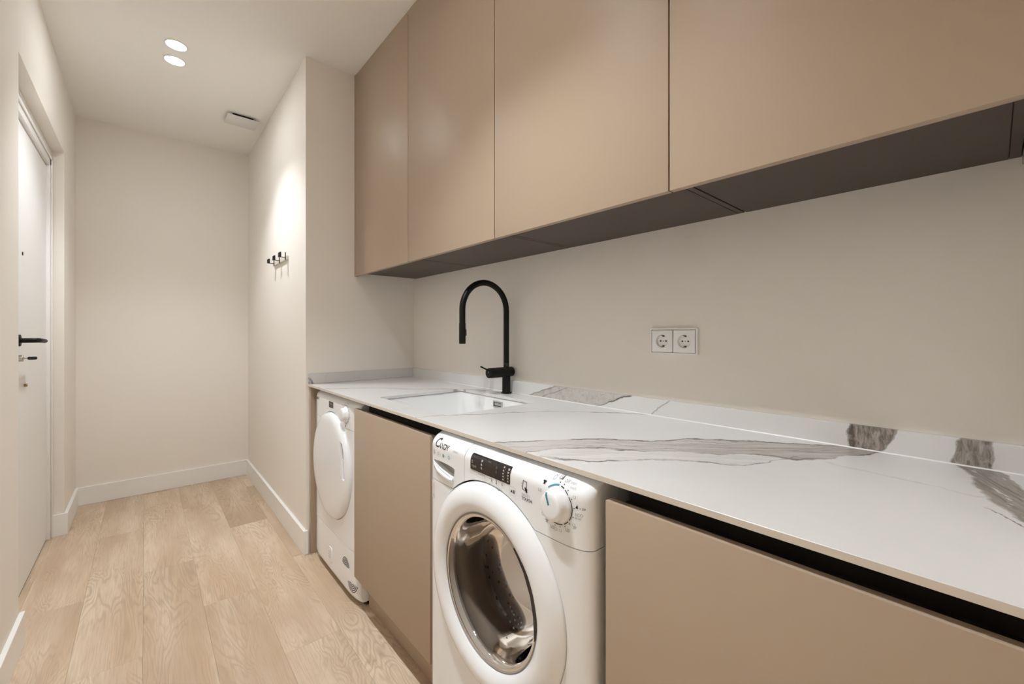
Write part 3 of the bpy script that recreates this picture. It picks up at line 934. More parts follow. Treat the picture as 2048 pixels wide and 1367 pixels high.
# ================================================================== LAUNDRY MACHINES
class Machine:
    """front skin as a function of (y, z); print and trims are laid on that skin"""
    def __init__(self, yc, half, xs, bulge, zbot, ztop, ztr, kt, pw=7):
        self.pw = pw
        self.yc, self.half, self.xs, self.bulge, self.zb, self.zt, self.ztr, self.kt = yc, half, xs, bulge, zbot, ztop, ztr, kt
    def X(self, y, z):
        q = min(1.0, abs((y - self.yc) / self.half))
        x = self.xs - self.bulge * (1 - q ** self.pw) ** 0.5
        if z > self.ztr:
            x += self.kt * ((z - self.ztr) / (self.zt - self.ztr)) ** 3
        if z < self.zb + 0.03:
            x += 0.014 * (1 - (z - self.zb) / 0.03) ** 2
        return x
    def skin(self, y0, y1, z0, z1, ny=60, nz=40, depth=0.03, lip=0.0):
        """closed slab whose front follows the skin"""
        bm = bmesh.new()
        # finer spacing close to the machine's rounded edges
        def sp(a, b, n, edges):
            out = []
            for i in range(n + 1):
                t = i / n
                t = 0.5 - 0.5 * math.cos(math.pi * t) if edges else t
                out.append(a + (b - a) * t)
            return out
        ys = sp(y0, y1, ny, True)
        zs = sp(z0, z1, nz, True)
        F = [[bm.verts.new((self.X(y, z), y, z)) for z in zs] for y in ys]
        back = max(v.co.x for r in F for v in r) + depth
        B = [[bm.verts.new((back, y, z)) for z in zs] for y in ys]
        for i in range(ny):
            for j in range(nz):
                bm.faces.new((F[i][j], F[i][j + 1], F[i + 1][j + 1], F[i + 1][j]))
                bm.faces.new((B[i][j], B[i + 1][j], B[i + 1][j + 1], B[i][j + 1]))
        for j in range(nz):
            bm.faces.new((F[0][j], B[0][j], B[0][j + 1], F[0][j + 1]))
            bm.faces.new((F[ny][j], F[ny][j + 1], B[ny][j + 1], B[ny][j]))
        for i in range(ny):
            bm.faces.new((F[i][0], F[i + 1][0], B[i + 1][0], B[i][0]))
            bm.faces.new((F[i][nz], B[i][nz], B[i + 1][nz], F[i + 1][nz]))
        bmesh.ops.recalc_face_normals(bm, faces=bm.faces)
        return bm
    def lay(self, bm, y, z, eps=0.0007, rot=0.0):
        """wrap a flat drawing (a to the right, b up) on the skin, origin at (y, z)"""
        c, s = math.cos(rot), math.sin(rot)
        for v in bm.verts:
            a, b = v.co.x * c - v.co.y * s, v.co.x * s + v.co.y * c
            yy, zz = y - a, z + b
            v.co = (self.X(yy, zz) - eps, yy, zz)
        return bm
    def text(self, s, y, z, size, eps=0.0007, rot=0.0, **k):
        return self.lay(text_bm(s, size, **k), y, z, eps, rot)
    def plate(self, y0, y1, z0, z1, h, r=0.003, n=14, m=6):
        """thin rounded plate that follows the skin, standing h proud of it"""
        bm = bmesh.new()
        def inset(t):      # corner rounding: how much the row end pulls in
            d = min(t, 1 - t) * (z1 - z0)
            return 0.0 if d >= r else r - math.sqrt(max(0.0, r * r - (r - d) ** 2))
        zs = [0, 0.12 * r / (z1 - z0), 0.4 * r / (z1 - z0), r / (z1 - z0)]
        zs = zs + [zs[-1] + (1 - 2 * zs[-1]) * i / m for i in range(1, m)] + [1 - q for q in reversed(zs)]
        F, B = [], []
        for tz in zs:
            k = inset(tz)
            row = [(y0 + k) + (y1 - y0 - 2 * k) * i / n for i in range(n + 1)]
            z = z0 + (z1 - z0) * tz
            F.append([bm.verts.new((self.X(y, z) - h, y, z)) for y in row])
            B.append([bm.verts.new((self.X(y, z) + 0.001, y, z)) for y in row])
        R_, N_ = len(zs) - 1, n
        for j in range(R_):
            for i in range(N_):
                bm.faces.new((F[j][i], F[j][i + 1], F[j + 1][i + 1], F[j + 1][i]))
                bm.faces.new((B[j][i], B[j + 1][i], B[j + 1][i + 1], B[j][i + 1]))
            bm.faces.new((F[j][0], F[j + 1][0], B[j + 1][0], B[j][0]))
            bm.faces.new((F[j][N_], B[j][N_], B[j + 1][N_], F[j + 1][N_]))
        for i in range(N_):
            bm.faces.new((F[0][i], B[0][i], B[0][i + 1], F[0][i + 1]))
            bm.faces.new((F[R_][i], F[R_][i + 1], B[R_][i + 1], B[R_][i]))
        bmesh.ops.recalc_face_normals(bm, faces=bm.faces)
        return bm
    def shape(self, polys, y, z, eps=0.0007, rot=0.0):
        bm = bmesh.new()
        for p in polys:
            bm.faces.new([bm.verts.new((a, b, 0)) for a, b in p])
        return self.lay(bm, y, z, eps, rot)

def arc_band(r0, r1, a0, a1, n=14, cx=0, cy=0):
    """list of quads for a ring segment, degrees clockwise from up"""
    out = []
    for i in range(n):
        t0 = math.radians(a0 + (a1 - a0) * i / n)
        t1 = math.radians(a0 + (a1 - a0) * (i + 1) / n)
        out.append([(cx + r0 * math.sin(t0), cy + r0 * math.cos(t0)), (cx + r1 * math.sin(t0), cy + r1 * math.cos(t0)),
                    (cx + r1 * math.sin(t1), cy + r1 * math.cos(t1)), (cx + r0 * math.sin(t1), cy + r0 * math.cos(t1))])
    return out

def rect(a, b, w, h):
    return [(a - w / 2, b - h / 2), (a + w / 2, b - h / 2), (a + w / 2, b + h / 2), (a - w / 2, b + h / 2)]

def outline(a, b, w, h, t):
    return [rect(a, b + h / 2 - t / 2, w, t), rect(a, b - h / 2 + t / 2, w, t), rect(a - w / 2 + t / 2, b, t, h - 2 * t), rect(a + w / 2 - t / 2, b, t, h - 2 * t)]

def disc(a, b, r, n=14):
    return [(a + r * math.cos(2 * math.pi * i / n), b + r * math.sin(2 * math.pi * i / n)) for i in range(n)]

def clothes_logo(mc, th, parent, y, z, k):
    """brand lettering: tall initial, small capitals"""
    th.part('brand_initial', mc.text('C', y, z - 0.13 * k, 0.98 * k, shear=0.12, offset=0.012 * k), 'print_black', parent, 0)
    th.part('brand_lettering', mc.text('ANDY', y - 0.64 * k, z - 0.13 * k, 0.58 * k, shear=0.12, offset=0.010 * k, spacing=0.95), 'print_black', parent, 0)

# ------------------------------------------------------------------ washing machine
WM = Machine(0.805, 0.299, 0.660, 0.0325, 0.028, 0.881, 0.838, 0.042, 12)
w = Thing('washing_machine', (0.94, 0.805, 0), 'white front-loading washing machine with a smoked porthole and dial', 'washing machine')
WC, WZ, WR = 0.805, 0.556, 0.2475
shell = box(0.690, 1.205, WM.yc - 0.2985, WM.yc + 0.2985, 0.028, 0.879, 0.004, 2)
shell = boolean(shell, cyl((0.60, WC, WZ), (1.15, WC, WZ), 0.205, 64))
w.part('casing', shell, 'white_enamel')
hole = lambda r: cyl((0.5, WC, WZ), (0.9, WC, WZ), r, 96)
SEAM = 0.7505
lowp = boolean(WM.skin(WM.yc - 0.2988, WM.yc + 0.2988, 0.028, SEAM - 0.0010, 80, 60, 0.03), hole(WR + 0.0020))
fp = w.part('front_panel', lowp, 'white_gloss', None, 30)
DRY = 0.9085       # line between detergent drawer and control panel
ctrl = boolean(WM.skin(WM.yc - 0.2988, DRY - 0.0006, SEAM + 0.0010, 0.881, 70, 30, 0.03), hole(WR + 0.0042))
cp = w.part('control_panel', ctrl, 'white_gloss', None, 30)
drw = boolean(WM.skin(DRY + 0.0006, WM.yc + 0.2988, SEAM + 0.0010, 0.881, 50, 30, 0.03), hole(WR + 0.0042))
# finger recess of the drawer: a lens with a blunt right end
rec = [(1.0745, 0.8060), (1.052, 0.8085), (1.022, 0.8100), (0.990, 0.8095), (0.964, 0.8070), (0.9555, 0.8040), (0.9575, 0.7870), (0.9600, 0.7790), (0.975, 0.7785), (1.005, 0.7830), (1.035, 0.7895), (1.060, 0.7985)]
drw = boolean(drw, prism(rec, lambda a, b, d: (d, a, b), 0.55, 0.6475))
dw = w.part('detergent_drawer', drw, 'white_gloss', None, 30)
w.part('recess_back', prism([(0.94 + (a - 0.94) * 1.01, b) for a, b in rec], lambda a, b, d: (d, a, b), 0.6462, 0.6470), 'grey_recess', dw)
# bright moulded lip under the recess
lipb = bmesh.new()
up_e = [(1.0745, 0.8055), (1.060, 0.7985), (1.035, 0.7895), (1.005, 0.7830), (0.975, 0.7785), (0.9600, 0.7785)]
lo_e = [(1.0780, 0.7960), (1.066, 0.7830), (1.040, 0.7720), (1.008, 0.7660), (0.978, 0.7640), (0.9600, 0.7690)]
prev = None
taper = iter((0.05, 0.45, 0.9, 1.0, 1.0, 0.7))
for (a, b), (c, d) in zip(up_e, lo_e):
    tp_ = next(taper)
    cur = []
    for t, h in ((0.0, 0.002), (0.06, 0.0065), (0.3, 0.0085), (0.65, 0.0055), (1.0, -0.0003)):
        yy, zz = a + (c - a) * t, b + (d - b) * t
        cur.append(lipb.verts.new((WM.X(yy, zz) - h * tp_ - 0.0002, yy, zz)))
    if prev:
        for k in range(len(cur) - 1):
            lipb.faces.new((prev[k], cur[k], cur[k + 1], prev[k + 1]))
    prev = cur
bmesh.ops.recalc_face_normals(lipb, faces=lipb.faces)
w.part('drawer_lip', lipb, 'white_gloss', dw, 60)
# dark gap behind the door ring and behind the seams
w.part('gap_ring', lathe([(0.205, 0.0), (WR + 0.012, 0.0), (WR + 0.012, 0.004), (0.205, 0.004)], (0.6515, WC, WZ), (1, 0, 0), 96, close=True), 'gap')
w.part('seam_gap', box(0.664, 0.668, WM.yc - 0.285, WM.yc + 0.285, SEAM - 0.003, SEAM + 0.003), 'gap')

# door: glossy ring, glass bowl, gasket, handle
def ring_x(r):  # height of the ring over radius
    return r
dprof = [(WR, 0.652), (WR, 0.6275), (WR - 0.0025, 0.6215), (WR - 0.010, 0.6130), (WR - 0.020, 0.6065), (WR - 0.032, 0.6025), (WR - 0.043, 0.6015),
         (WR - 0.052, 0.6030), (WR - 0.060, 0.6070), (WR - 0.067, 0.6125), (WR - 0.0705, 0.6165), (WR - 0.0715, 0.6190), (WR - 0.0715, 0.6400)]
ringm = lathe([(r, x) for r, x in dprof] + [(WR - 0.06, 0.652)], (0, WC, WZ), (1, 0, 0), 128, close=True)
# handle cut: dark grip at the right inner edge of the ring
grip2d = [(-0.105, 0.137), (-0.143, 0.125), (-0.162, 0.106), (-0.177, 0.071), (-0.187, 0.025), (-0.188, 0.005), (-0.181, -0.014), (-0.173, -0.026), (-0.160, -0.030), (-0.150, 0.02), (-0.130, 0.09)]
ringm = boolean(ringm, prism([(WC + a, WZ + b) for a, b in grip2d], lambda a, b, d: (d, a, b), 0.56, 0.6130))
wd = w.part('porthole_ring', ringm, 'white_gloss', None, 40)
gi = [(-0.106, 0.140), (-0.145, 0.128), (-0.165, 0.108), (-0.180, 0.072), (-0.1895, 0.025), (-0.190, 0.004), (-0.183, -0.016), (-0.173, -0.030), (-0.170, 0.02), (-0.160, 0.06), (-0.140, 0.10), (-0.12, 0.125)]
w.part('door_grip', prism([(WC + a, WZ + b) for a, b in gi], lambda a, b, d: (d, a, b), 0.6122, 0.6175), 'rail_black', wd)
GR = WR - 0.0710
gprof = [(GR + 0.0005, 0.6230), (GR - 0.002, 0.6190), (GR - 0.006, 0.6180), (GR - 0.011, 0.6200), (GR - 0.016, 0.6280), (GR - 0.021, 0.645), (GR - 0.026, 0.672), (GR - 0.032, 0.700), (GR - 0.042, 0.720), (GR - 0.060, 0.733), (GR - 0.085, 0.741), (GR - 0.12, 0.745), (0, 0.746)]
gl = w.part('porthole_glass', lathe(gprof, (0, WC, WZ), (1, 0, 0), 96), 'porthole', wd, 60)
w.part('glass_trim', lathe([(GR + 0.0012, 0.6235), (GR - 0.0005, 0.6175), (GR - 0.0030, 0.6160), (GR - 0.0045, 0.6175), (GR - 0.003, 0.624)], (0, WC, WZ), (1, 0, 0), 96, close=True), 'rubber', wd, 60)
w.part('gasket', lathe([(0.203, 0.655), (0.188, 0.658), (0.172, 0.668), (0.166, 0.685), (0.170, 0.705), (0.166, 0.722), (0.172, 0.74), (0.200, 0.745)], (0, WC, WZ), (1, 0, 0), 80), 'rubber', None, 60)
w.part('drum', lathe([(0.172, 0.74), (0.176, 0.75), (0.2, 0.765), (0.203, 0.79), (0.203, 1.08), (0.17, 1.10), (0.0, 1.105)], (0, WC, WZ), (1, 0, 0), 80), 'drum', None, 40)
for k in range(3):
    a = math.radians(35 + 120 * k)
    path = [(0.80, WC + 0.197 * math.cos(a), WZ + 0.197 * math.sin(a)), (0.83, WC + 0.165 * math.cos(a), WZ + 0.165 * math.sin(a)), (1.02, WC + 0.165 * math.cos(a), WZ + 0.165 * math.sin(a)), (1.06, WC + 0.197 * math.cos(a), WZ + 0.197 * math.sin(a))]
    w.part('drum_paddle', tube(path, 0.02, 14), 'rubber')
dr = bmesh.new()
for (a, b) in ((-0.030, -0.118), (-0.021, -0.121), (-0.012, -0.129), (-0.022, -0.135), (-0.001, -0.120), (0.004, -0.131), (0.010, -0.126), (-0.003, -0.139), (-0.005, -0.147), (0.002, -0.148), (-0.04, -0.112)):
    rr = math.hypot(a, b)
    # place on the inner bowl wall at that radius
    xx = None
    for (r0, x0), (r1, x1) in zip(gprof[:-1], gprof[1:]):
        if r1 <= rr <= r0 and r0 != r1:
            xx = x0 + (x1 - x0) * (r0 - rr) / (r0 - r1)
    s = bmesh.ops.create_icosphere(dr, subdivisions=2, radius=0.0026)
    bmesh.ops.scale(dr, vec=(0.55, 1, 1), verts=s['verts'])
    bmesh.ops.translate(dr, vec=((xx or 0.7) - 0.001, WC - a, WZ + b), verts=s['verts'])
dro = w.part('water_droplets', dr, 'droplet', gl)
dro['kind'] = 'stuff'

# print on the panel
clothes_logo(WM, w, dw, 1.062, 0.8515, 0.0335)
w.part('model_lettering', WM.text('smart', 0.965, 0.8490, 0.0105), 'print_light', dw, 0)
for k, (yy, zz, mt) in enumerate(((1.066, 0.829, 'print_blue'), (1.040, 0.8295, 'print_light'), (1.0115, 0.8295, 'print_blue'), (0.983, 0.8300, 'print_blue'))):
    ic = [disc(0, 0, 0.0048)] if k == 2 else arc_band(0.0034, 0.0050, 0, 360, 16)
    o = w.part('programme_badge', WM.shape(ic, yy, zz), mt, dw, 0)
    w.part('badge_lettering', WM.text(('kg', '14', 'A+', '9')[k], yy - 0.0070, zz - 0.003, 0.0075), 'print_light', dw, 0)
dsp = WM.plate(0.7265, 0.8805, 0.8255, 0.8645, 0.0012)
dpo = w.part('display', dsp, 'display', cp, 0)
mk = []
for r in range(5):
    mk.append(rect(0.0535 + 0.0, 0.0135 - r * 0.0068, 0.0048, 0.0036))
    mk.append(rect(0.0710 + 0.0, 0.0125 - r * 0.0066, 0.0062 - 0.0006 * r, 0.0040))
for r in range(3):
    mk.append(disc(-0.030, 0.0095 - r * 0.0085, 0.0030, 10))
w.part('display_marks', WM.shape(mk, 0.8035, 0.8455, 0.0016), 'display_mark', dpo, 0)
mk = [rect(0.0600, 0.0105 - r * 0.0068, 0.0022, 0.0030) for r in range(5)] + [rect(0.0765, 0.0105 - r * 0.0066, 0.0016, 0.003) for r in range(5)] + [rect(-0.0235, 0.008 - r * 0.0085, 0.0022, 0.003) for r in range(3)] + [rect(0.028, 0.007, 0.006, 0.007), rect(0.028, -0.003, 0.006, 0.007), rect(-0.002, 0.0135, 0.012, 0.003)]
w.part('display_marks_dim', WM.shape(mk, 0.8035, 0.8455, 0.0016), 'display_dim', dpo, 0)
w.part('display_lettering', WM.text('rapid', 0.8745, 0.8335, 0.0095, 0.0016), 'display_mark', dpo, 0)
w.part('display_lock', WM.shape(outline(0, 0, 0.0055, 0.0075, 0.0013), 0.8720, 0.8460, 0.0016), 'display_mark', dpo, 0)
w.part('option_lettering', WM.text('kg detector', 0.8835, 0.8200, 0.0075), 'print_light', cp, 0)
w.part('option_underline', WM.shape([rect(0, 0, 0.030, 0.0008)], 0.8670, 0.8165), 'print_light', cp, 0)
w.part('option_word', WM.text('Options', 0.8480, 0.8195, 0.0082), 'print_grey', cp, 0)
for k, yy in enumerate((0.8380, 0.8185, 0.7965, 0.7730, 0.7530)):
    w.part('touch_key', WM.shape([rect(0, -0.0085, 0.012, 0.0006), rect(0.0068, -0.002, 0.0006, 0.012)], yy, 0.8200), 'print_light', cp, 0)
w.part('key_symbol', WM.shape(outline(0, 0, 0.005, 0.008, 0.0008), 0.8205, 0.8195), 'print_light', cp, 0)
w.part('key_symbol', WM.shape([rect(0.003, 0, 0.0026, 0.008), rect(-0.003, 0.002, 0.005, 0.0012)], 0.7975, 0.8185), 'print_grey', cp, 0)
w.part('key_symbol', WM.shape([rect(0, 0.002, 0.0014, 0.009), disc(0, -0.003, 0.0018)], 0.7760, 0.8185), 'print_black', cp, 0)
w.part('key_symbol', WM.shape(arc_band(0.0024, 0.0038, 0, 360, 16), 0.7545, 0.8185), 'print_grey', cp, 0)
w.part('key_symbol', WM.shape(outline(0, 0, 0.020, 0.006, 0.0006) + [rect(-0.002, -0.003, 0.006, 0.0022)], 0.7660, 0.8045), 'print_grey', cp, 0)
w.part('start_key', WM.shape(outline(0, 0, 0.020, 0.020, 0.0006), 0.7170, 0.8130), 'print_light', cp, 0)
w.part('start_symbol', WM.shape([[(-0.006, -0.004), (-0.001, 0.0), (-0.006, 0.004)], rect(0.0015, 0, 0.002, 0.008), rect(0.005, 0, 0.002, 0.008)], 0.7170, 0.8130), 'print_black', cp, 0)
# SMART TOUCH badge: phone with a pointing hand
w.part('phone_symbol', WM.shape(outline(0, 0, 0.0135, 0.021, 0.0013), 0.6770, 0.8370, rot=-0.10), 'print_black', cp, 0)
w.part('phone_symbol', WM.shape([[(0.000, -0.006), (0.002, -0.001), (0.004, -0.005), (0.0085, -0.006), (0.0085, -0.014), (0.004, -0.014)], rect(-0.0095, 0.003, 0.0016, 0.0016), rect(-0.0095, -0.003, 0.0016, 0.0016)], 0.6770, 0.8370, 0.0009), 'print_black', cp, 0)
w.part('badge_word', WM.text('SMART', 0.6865, 0.8135, 0.0088), 'print_light', cp, 0)
w.part('badge_word', WM.text('TOUCH', 0.6865, 0.8050, 0.0090, offset=0.00012), 'print_black', cp, 0)

# programme dial
KY, KZ = 0.5815, 0.8245
xk = WM.X(KY, KZ)
ku = Vector((-1, 0.03, 0.02)).normalized()
dial = arc_band(0.0372, 0.0390, 8, 22, 5) + arc_band(0.0372, 0.0390, 28, 46, 6) + arc_band(0.0372, 0.0390, 52, 125, 16) + arc_band(0.0372, 0.0390, 131, 150, 6) + arc_band(0.0372, 0.0390, 157, 198, 10) + arc_band(0.0372, 0.0390, 204, 222, 5)
w.part('dial_scale', WM.shape(dial, KY, KZ, 0.0010), 'print_black', cp, 0)
w.part('dial_scale_teal', WM.shape(arc_band(0.0368, 0.0396, 318, 360, 10), KY, KZ, 0.0010), 'print_teal', cp, 0)
dots = [disc(0.0425 * math.sin(math.radians(a)), 0.0425 * math.cos(math.radians(a)), 0.0012, 8) for a in (358, 14, 36, 60, 84, 108, 132, 150, 168, 186, 210, 262)]
w.part('dial_dots', WM.shape(dots, KY, KZ, 0.0010), 'print_black', cp, 0)
for s, a, r, sz, mt in (('OFF', 12, 0.0475, 0.0070, 'print_grey'), ('smart', 28, 0.053, 0.0062, 'print_light'), ('touch', 36, 0.0500, 0.0062, 'print_light'), ('ECO', 98, 0.0445, 0.0080, 'print_grey'), ('40-60', 107, 0.0455, 0.0055, 'print_grey'), ('+ 59', 83, 0.0530, 0.0062, 'print_black'), ("20'", 130, 0.0510, 0.0070, 'print_grey')):
    t = math.radians(a)
    w.part('dial_lettering', WM.text(s, KY - r * math.sin(t) + (0.004 if a < 40 else 0.0), KZ + r * math.cos(t) - sz * 0.35, sz), mt, cp, 0)
def icon(kind):
    if kind == 'ring': return arc_band(0.0030, 0.0038, 0, 360, 14)
    if kind == 'shirt': return [rect(0, 0, 0.005, 0.007), rect(0, 0.002, 0.009, 0.0025)]
    if kind == 'basin': return [rect(0, -0.003, 0.008, 0.0010), rect(-0.0038, 0, 0.0010, 0.006), rect(0.0038, 0, 0.0010, 0.006), rect(0.001, 0.001, 0.0012, 0.004)]
    if kind == 'tri': return [[(-0.003, -0.0035), (0.003, -0.0035), (0.0015, 0.004)]]
    return arc_band(0.0025, 0.0033, 20, 340, 12)
for kind, a, r, mt in (('basin', 352, 0.0505, 'print_grey'), ('ring', 336, 0.051, 'print_grey'), ('shirt', 312, 0.052, 'print_black'), ('basin', 290, 0.051, 'print_grey'), ('ring', 232, 0.049, 'print_grey'), ('shirt', 214, 0.0495, 'print_grey'), ('basin', 194, 0.0495, 'print_grey'), ('ring', 183, 0.0495, 'print_grey'), ('open', 168, 0.0495, 'print_grey'), ('basin', 147, 0.050, 'print_grey'), ('open', 124, 0.0500, 'print_grey'), ('tri', 79, 0.0485, 'print_black'), ('open', 58, 0.0495, 'print_grey'), ('tri', 356, 0.0500, 'print_black')):
    t = math.radians(a)
    w.part('dial_symbol', WM.shape(icon(kind), KY - r * math.sin(t), KZ + r * math.cos(t), 0.0009), mt, cp, 0)
kb = Vector((xk, KY, KZ)) - ku * 0.003
kp = [(0.0350, 0.0), (0.0350, 0.0035), (0.0338, 0.0050), (0.0315, 0.0070), (0.0300, 0.0140), (0.0290, 0.0200), (0.0275, 0.0232), (0.0255, 0.0248), (0.020, 0.0256), (0.0, 0.0260)]
kn = w.part('programme_knob', lathe(kp, kb, ku, 64), 'white_knob', None, 50)
mark = bmesh.new()
kt = kb + ku * 0.0262
th = math.radians(-22)
e_up = Vector((0, 0, 1)); e_rt = Vector((0, -1, 0))
dirm = (e_up * math.cos(th) + e_rt * math.sin(th)).normalized()
nrm = dirm.cross(ku).normalized()
pts = [kt + dirm * 0.004 - nrm * 0.0027, kt + dirm * 0.004 + nrm * 0.0027, kt + dirm * 0.0245 - ku * 0.0008 + nrm * 0.0027, kt + dirm * 0.0245 - ku * 0.0008 - nrm * 0.0027]
p3 = [kt + dirm * 0.0285 - ku * 0.004 + nrm * 0.0027, kt + dirm * 0.0285 - ku * 0.004 - nrm * 0.0027]
vs = [mark.verts.new(p) for p in pts]
v3 = [mark.verts.new(p) for p in p3]
mark.faces.new(vs)
mark.faces.new((vs[3], vs[2], v3[0], v3[1]))
w.part('knob_pointer', mark, 'print_teal', kn, 0)

# capacity sticker
stk = WM.plate(1.0665, 1.0965, 0.692, 0.740, 0.0005, 0.002)
st = w.part('sticker', stk, 'print_pink', fp, 0)
w.part('sticker_border', WM.shape(outline(0, 0, 0.030, 0.048, 0.0008), 1.0815, 0.716, 0.0008), 'print_grey', st, 0)
w.part('sticker_print', WM.shape([rect(0.001, 0.014, 0.022, 0.0016), rect(-0.006, -0.014, 0.008, 0.0022)], 1.0815, 0.716, 0.0009), 'print_red', st, 0)
w.part('sticker_year', WM.text('2', 1.0925, 0.7045, 0.016, 0.0009), 'print_red', st, 0)
w.part('sticker_small', WM.text('years', 1.0790, 0.6995, 0.007, 0.0009), 'print_grey', st, 0)
for yy in (0.56, 1.05):
    for xx in (0.74, 1.15):
        w.part('foot', cyl((xx, yy, 0.0005), (xx, yy, 0.0285), 0.02, 24), 'black_rubber')

# ------------------------------------------------------------------ tumble dryer
DM = Machine(2.062, 0.297, 0.694, 0.027, 0.024, 0.876, 0.838, 0.03)
t = Thing('tumble_dryer', (0.95, 2.062, 0), 'white tumble dryer with a solid round door, beside the beige wall end', 'tumble dryer')
t.part('casing', box(0.715, 1.215, DM.yc - 0.2965, DM.yc + 0.2965, 0.024, 0.8745, 0.004, 2), 'white_enamel')
DC, DZ, DR = 2.062, 0.550, 0.2455
DS1, DS0 = 0.7505, 0.2330
dcut = lambda r: cyl((0.5, DC, DZ), (0.685, DC, DZ), r, 96)
t.part('kick_flap', DM.skin(DM.yc - 0.2968, DM.yc + 0.2968, 0.024, DS0 - 0.0012, 60, 30, 0.02), 'white_gloss', None, 30)
mid = t.part('front_panel', boolean(DM.skin(DM.yc - 0.2968, DM.yc + 0.2968, DS0 + 0.0012, DS1 - 0.0008, 70, 50, 0.02), dcut(DR + 0.003)), 'white_gloss', None, 30)
dcp = t.part('control_panel', boolean(DM.skin(DM.yc - 0.2968, DM.yc + 0.2968, DS1 + 0.0008, 0.876, 70, 30, 0.02), dcut(DR + 0.004)), 'white_gloss', None, 30)
t.part('gap_ring', lathe([(0.05, 0.0), (DR + 0.008, 0.0), (DR + 0.008, 0.003), (0.05, 0.003)], (0.6855, DC, DZ), (1, 0, 0), 80, close=True), 'gap')
t.part('seam_gap', box(0.701, 0.704, DM.yc - 0.28, DM.yc + 0.28, DS1 - 0.003, DS1 + 0.003), 'gap')
t.part('seam_gap', box(0.701, 0.704, DM.yc - 0.28, DM.yc + 0.28, DS0 - 0.003, DS0 + 0.003), 'gap')
dp = [(0.0, 0.684), (DR - 0.004, 0.684), (DR, 0.680), (DR, 0.6625), (DR - 0.003, 0.6560), (DR - 0.010, 0.6500), (DR - 0.022, 0.6455), (DR - 0.045, 0.6425), (DR - 0.10, 0.6400), (0.06, 0.6390), (0.0, 0.6388)]
dd = lathe(dp, (0, DC, DZ), (1, 0, 0), 112)
h2 = [(-0.166, 0.148), (-0.186, 0.135), (-0.205, 0.100), (-0.216, 0.055), (-0.2215, 0.010), (-0.222, -0.012), (-0.214, -0.018), (-0.200, -0.012), (-0.196, 0.010), (-0.190, 0.050), (-0.178, 0.095), (-0.166, 0.125)]
dd = boolean(dd, prism([(DC + a, DZ + b) for a, b in h2], lambda a, b, d: (d, a, b), 0.60, 0.6530))
ddo = t.part('door', dd, 'white_gloss', None, 40)
t.part('grip_recess', prism([(DC + a, DZ + b) for a, b in ((-0.164, 0.149), (-0.187, 0.136), (-0.206, 0.101), (-0.2185, 0.052), (-0.184, 0.072), (-0.176, 0.095), (-0.165, 0.125))], lambda a, b, d: (d, a, b), 0.6522, 0.6532), 'grey_recess', ddo)
t.part('grip_insert', prism([(DC + a, DZ + b) for a, b in ((-0.2165, 0.054), (-0.2215, 0.010), (-0.222, -0.012), (-0.214, -0.018), (-0.200, -0.012), (-0.195, 0.010), (-0.189, 0.050), (-0.186, 0.066))], lambda a, b, d: (d, a, b), 0.6508, 0.6528), 'pale_recess', ddo)
clothes_logo(DM, t, dcp, 2.3345, 0.8360, 0.0315)
t.part('model_lettering', DM.text('smart', 2.268, 0.8340, 0.009), 'print_light', dcp, 0)
t.part('panel_symbol', DM.shape([rect(0, 0, 0.004, 0.013), rect(0.011, 0, 0.003, 0.013), rect(0.055, 0.0, 0.003, 0.012)], 2.338, 0.808), 'print_grey', dcp, 0)
ds = DM.plate(2.048, 2.107, 0.8165, 0.8455, 0.001, 0.002)
dso = t.part('display', ds, 'display', dcp, 0)
t.part('display_marks', DM.shape([rect(0, 0.002, 0.026, 0.004)], 2.077, 0.832, 0.0014), 'display_mark', dso, 0)
t.part('panel_symbol', DM.shape([rect(0, 0.012 - 0.0085 * i, 0.006, 0.0018) for i in range(4)], 2.035, 0.832), 'print_light', dcp, 0)
for i, yy in enumerate((2.088, 2.066, 2.045, 2.020)):
    t.part('touch_key', DM.shape([rect(0, 0, 0.004 if i < 3 else 0.006, 0.006)], yy, 0.801), 'print_light' if i < 3 else 'print_grey', dcp, 0)
EY, EZ = 1.885, 0.813
t.part('dial_scale', DM.shape(arc_band(0.0385, 0.0405, 340, 352, 4) + arc_band(0.0385, 0.0405, 0, 40, 8) + arc_band(0.0385, 0.0405, 46, 120, 14) + arc_band(0.0385, 0.0405, 128, 150, 5) + arc_band(0.0385, 0.0405, 160, 200, 8) + arc_band(0.0385, 0.0405, 290, 320, 5), EY, EZ, 0.001), 'print_black', dcp, 0)
t.part('dial_symbol', DM.shape([rect(0, 0, 0.005, 0.008), rect(0.016, 0.066 * 1.5, 0.004, 0.003)], EY, EZ - 0.052, 0.001), 'print_black', dcp, 0)
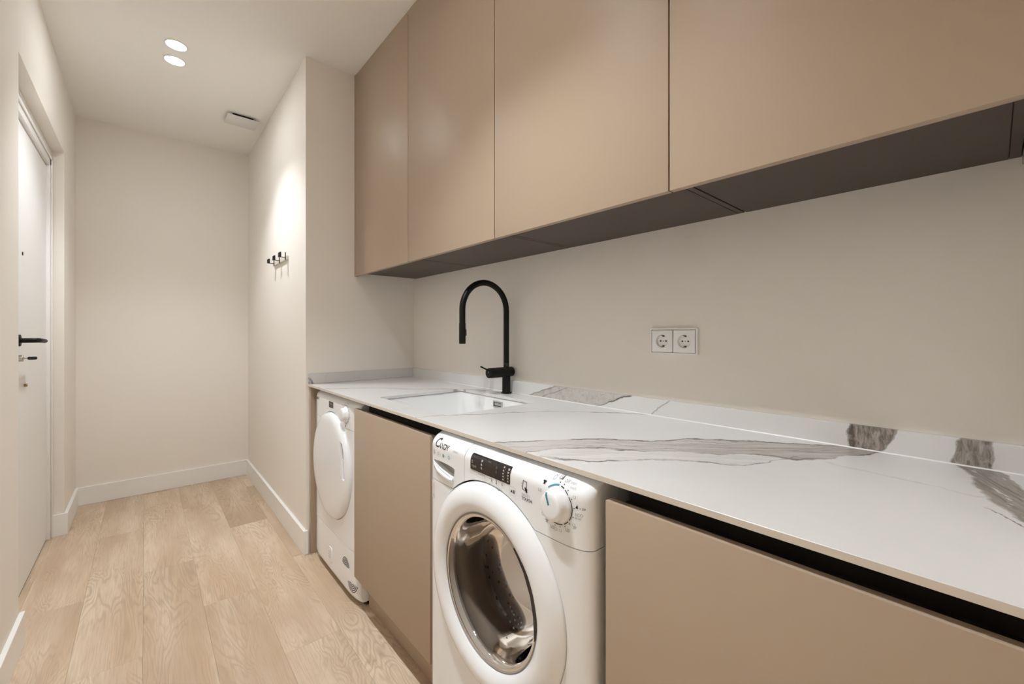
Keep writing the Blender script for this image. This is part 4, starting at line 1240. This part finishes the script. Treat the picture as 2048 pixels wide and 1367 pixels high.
for a in (335, 350, 8, 28, 60, 100, 140):
    q = math.radians(a)
    t.part('dial_symbol', DM.shape([rect(0, 0, 0.005, 0.004)], EY - 0.049 * math.sin(q), EZ + 0.049 * math.cos(q)), 'print_light', dcp, 0)
kb2 = Vector((DM.X(EY, EZ) + 0.003, EY, EZ))
t.part('programme_knob', lathe(kp, kb2, Vector((-1, 0, 0.02)).normalized(), 56), 'white_knob', None, 50)
kf = t
t.part('energy_label', DM.plate(2.314, 2.347, 0.189, 0.221, 0.0006, 0.001), 'print_navy', None, 0)
t.part('energy_label_print', DM.shape([rect(0.004, 0.004, 0.014, 0.006), rect(0.004, -0.006, 0.014, 0.003)], 2.330, 0.205, 0.0010), 'print_light', None, 0)
fl2 = DM.plate(2.062, 2.112, 0.078, 0.150, 0.003, 0.014)
flo = t.part('filter_cover', fl2, 'white_gloss', None, 0)
t.part('filter_marks', DM.shape([rect(-0.009, 0.008 - 0.012 * i, 0.011, 0.004) for i in range(3)] + [rect(0.006, 0.008 - 0.012 * i, 0.009, 0.004) for i in range(3)], 2.089, 0.118, 0.0034), 'print_grey', flo, 0)
for (vy, vz, a0) in ((1.884, 0.140, -80), (1.818, 0.098, 100)):
    for k in range(5):
        r = 0.008 + 0.0075 * k
        t.part('vent_slot', DM.shape(arc_band(r, r + 0.0034, a0, a0 + 160, 12), vy, vz, 0.0006), 'print_black', None, 0)
for yy in (1.80, 2.32):
    for xx in (0.735, 1.16):
        t.part('foot', cyl((xx, yy, 0.0005), (xx, yy, 0.0245), 0.022, 24), 'black_rubber')

# ------------------------------------------------------------------ crumb of plaster at the end wall
cr = bmesh.new()
sv = bmesh.ops.create_icosphere(cr, subdivisions=1, radius=0.006)['verts']
rr = random.Random(3)
for v in sv:
    v.co = Vector((v.co.x * (1.3 + 0.5 * rr.random()), v.co.y * (0.8 + 0.4 * rr.random()), (v.co.z + 0.0046) * (0.7 + 0.2 * rr.random()) + 0.0012))
bmesh.ops.translate(cr, verts=cr.verts, vec=(0.268, 4.052, 0))
single('plaster_crumb', cr, 'trim', 'tiny white crumb on the floor against the end wall baseboard', 'debris', (0.268, 4.052, 0), None, 0)
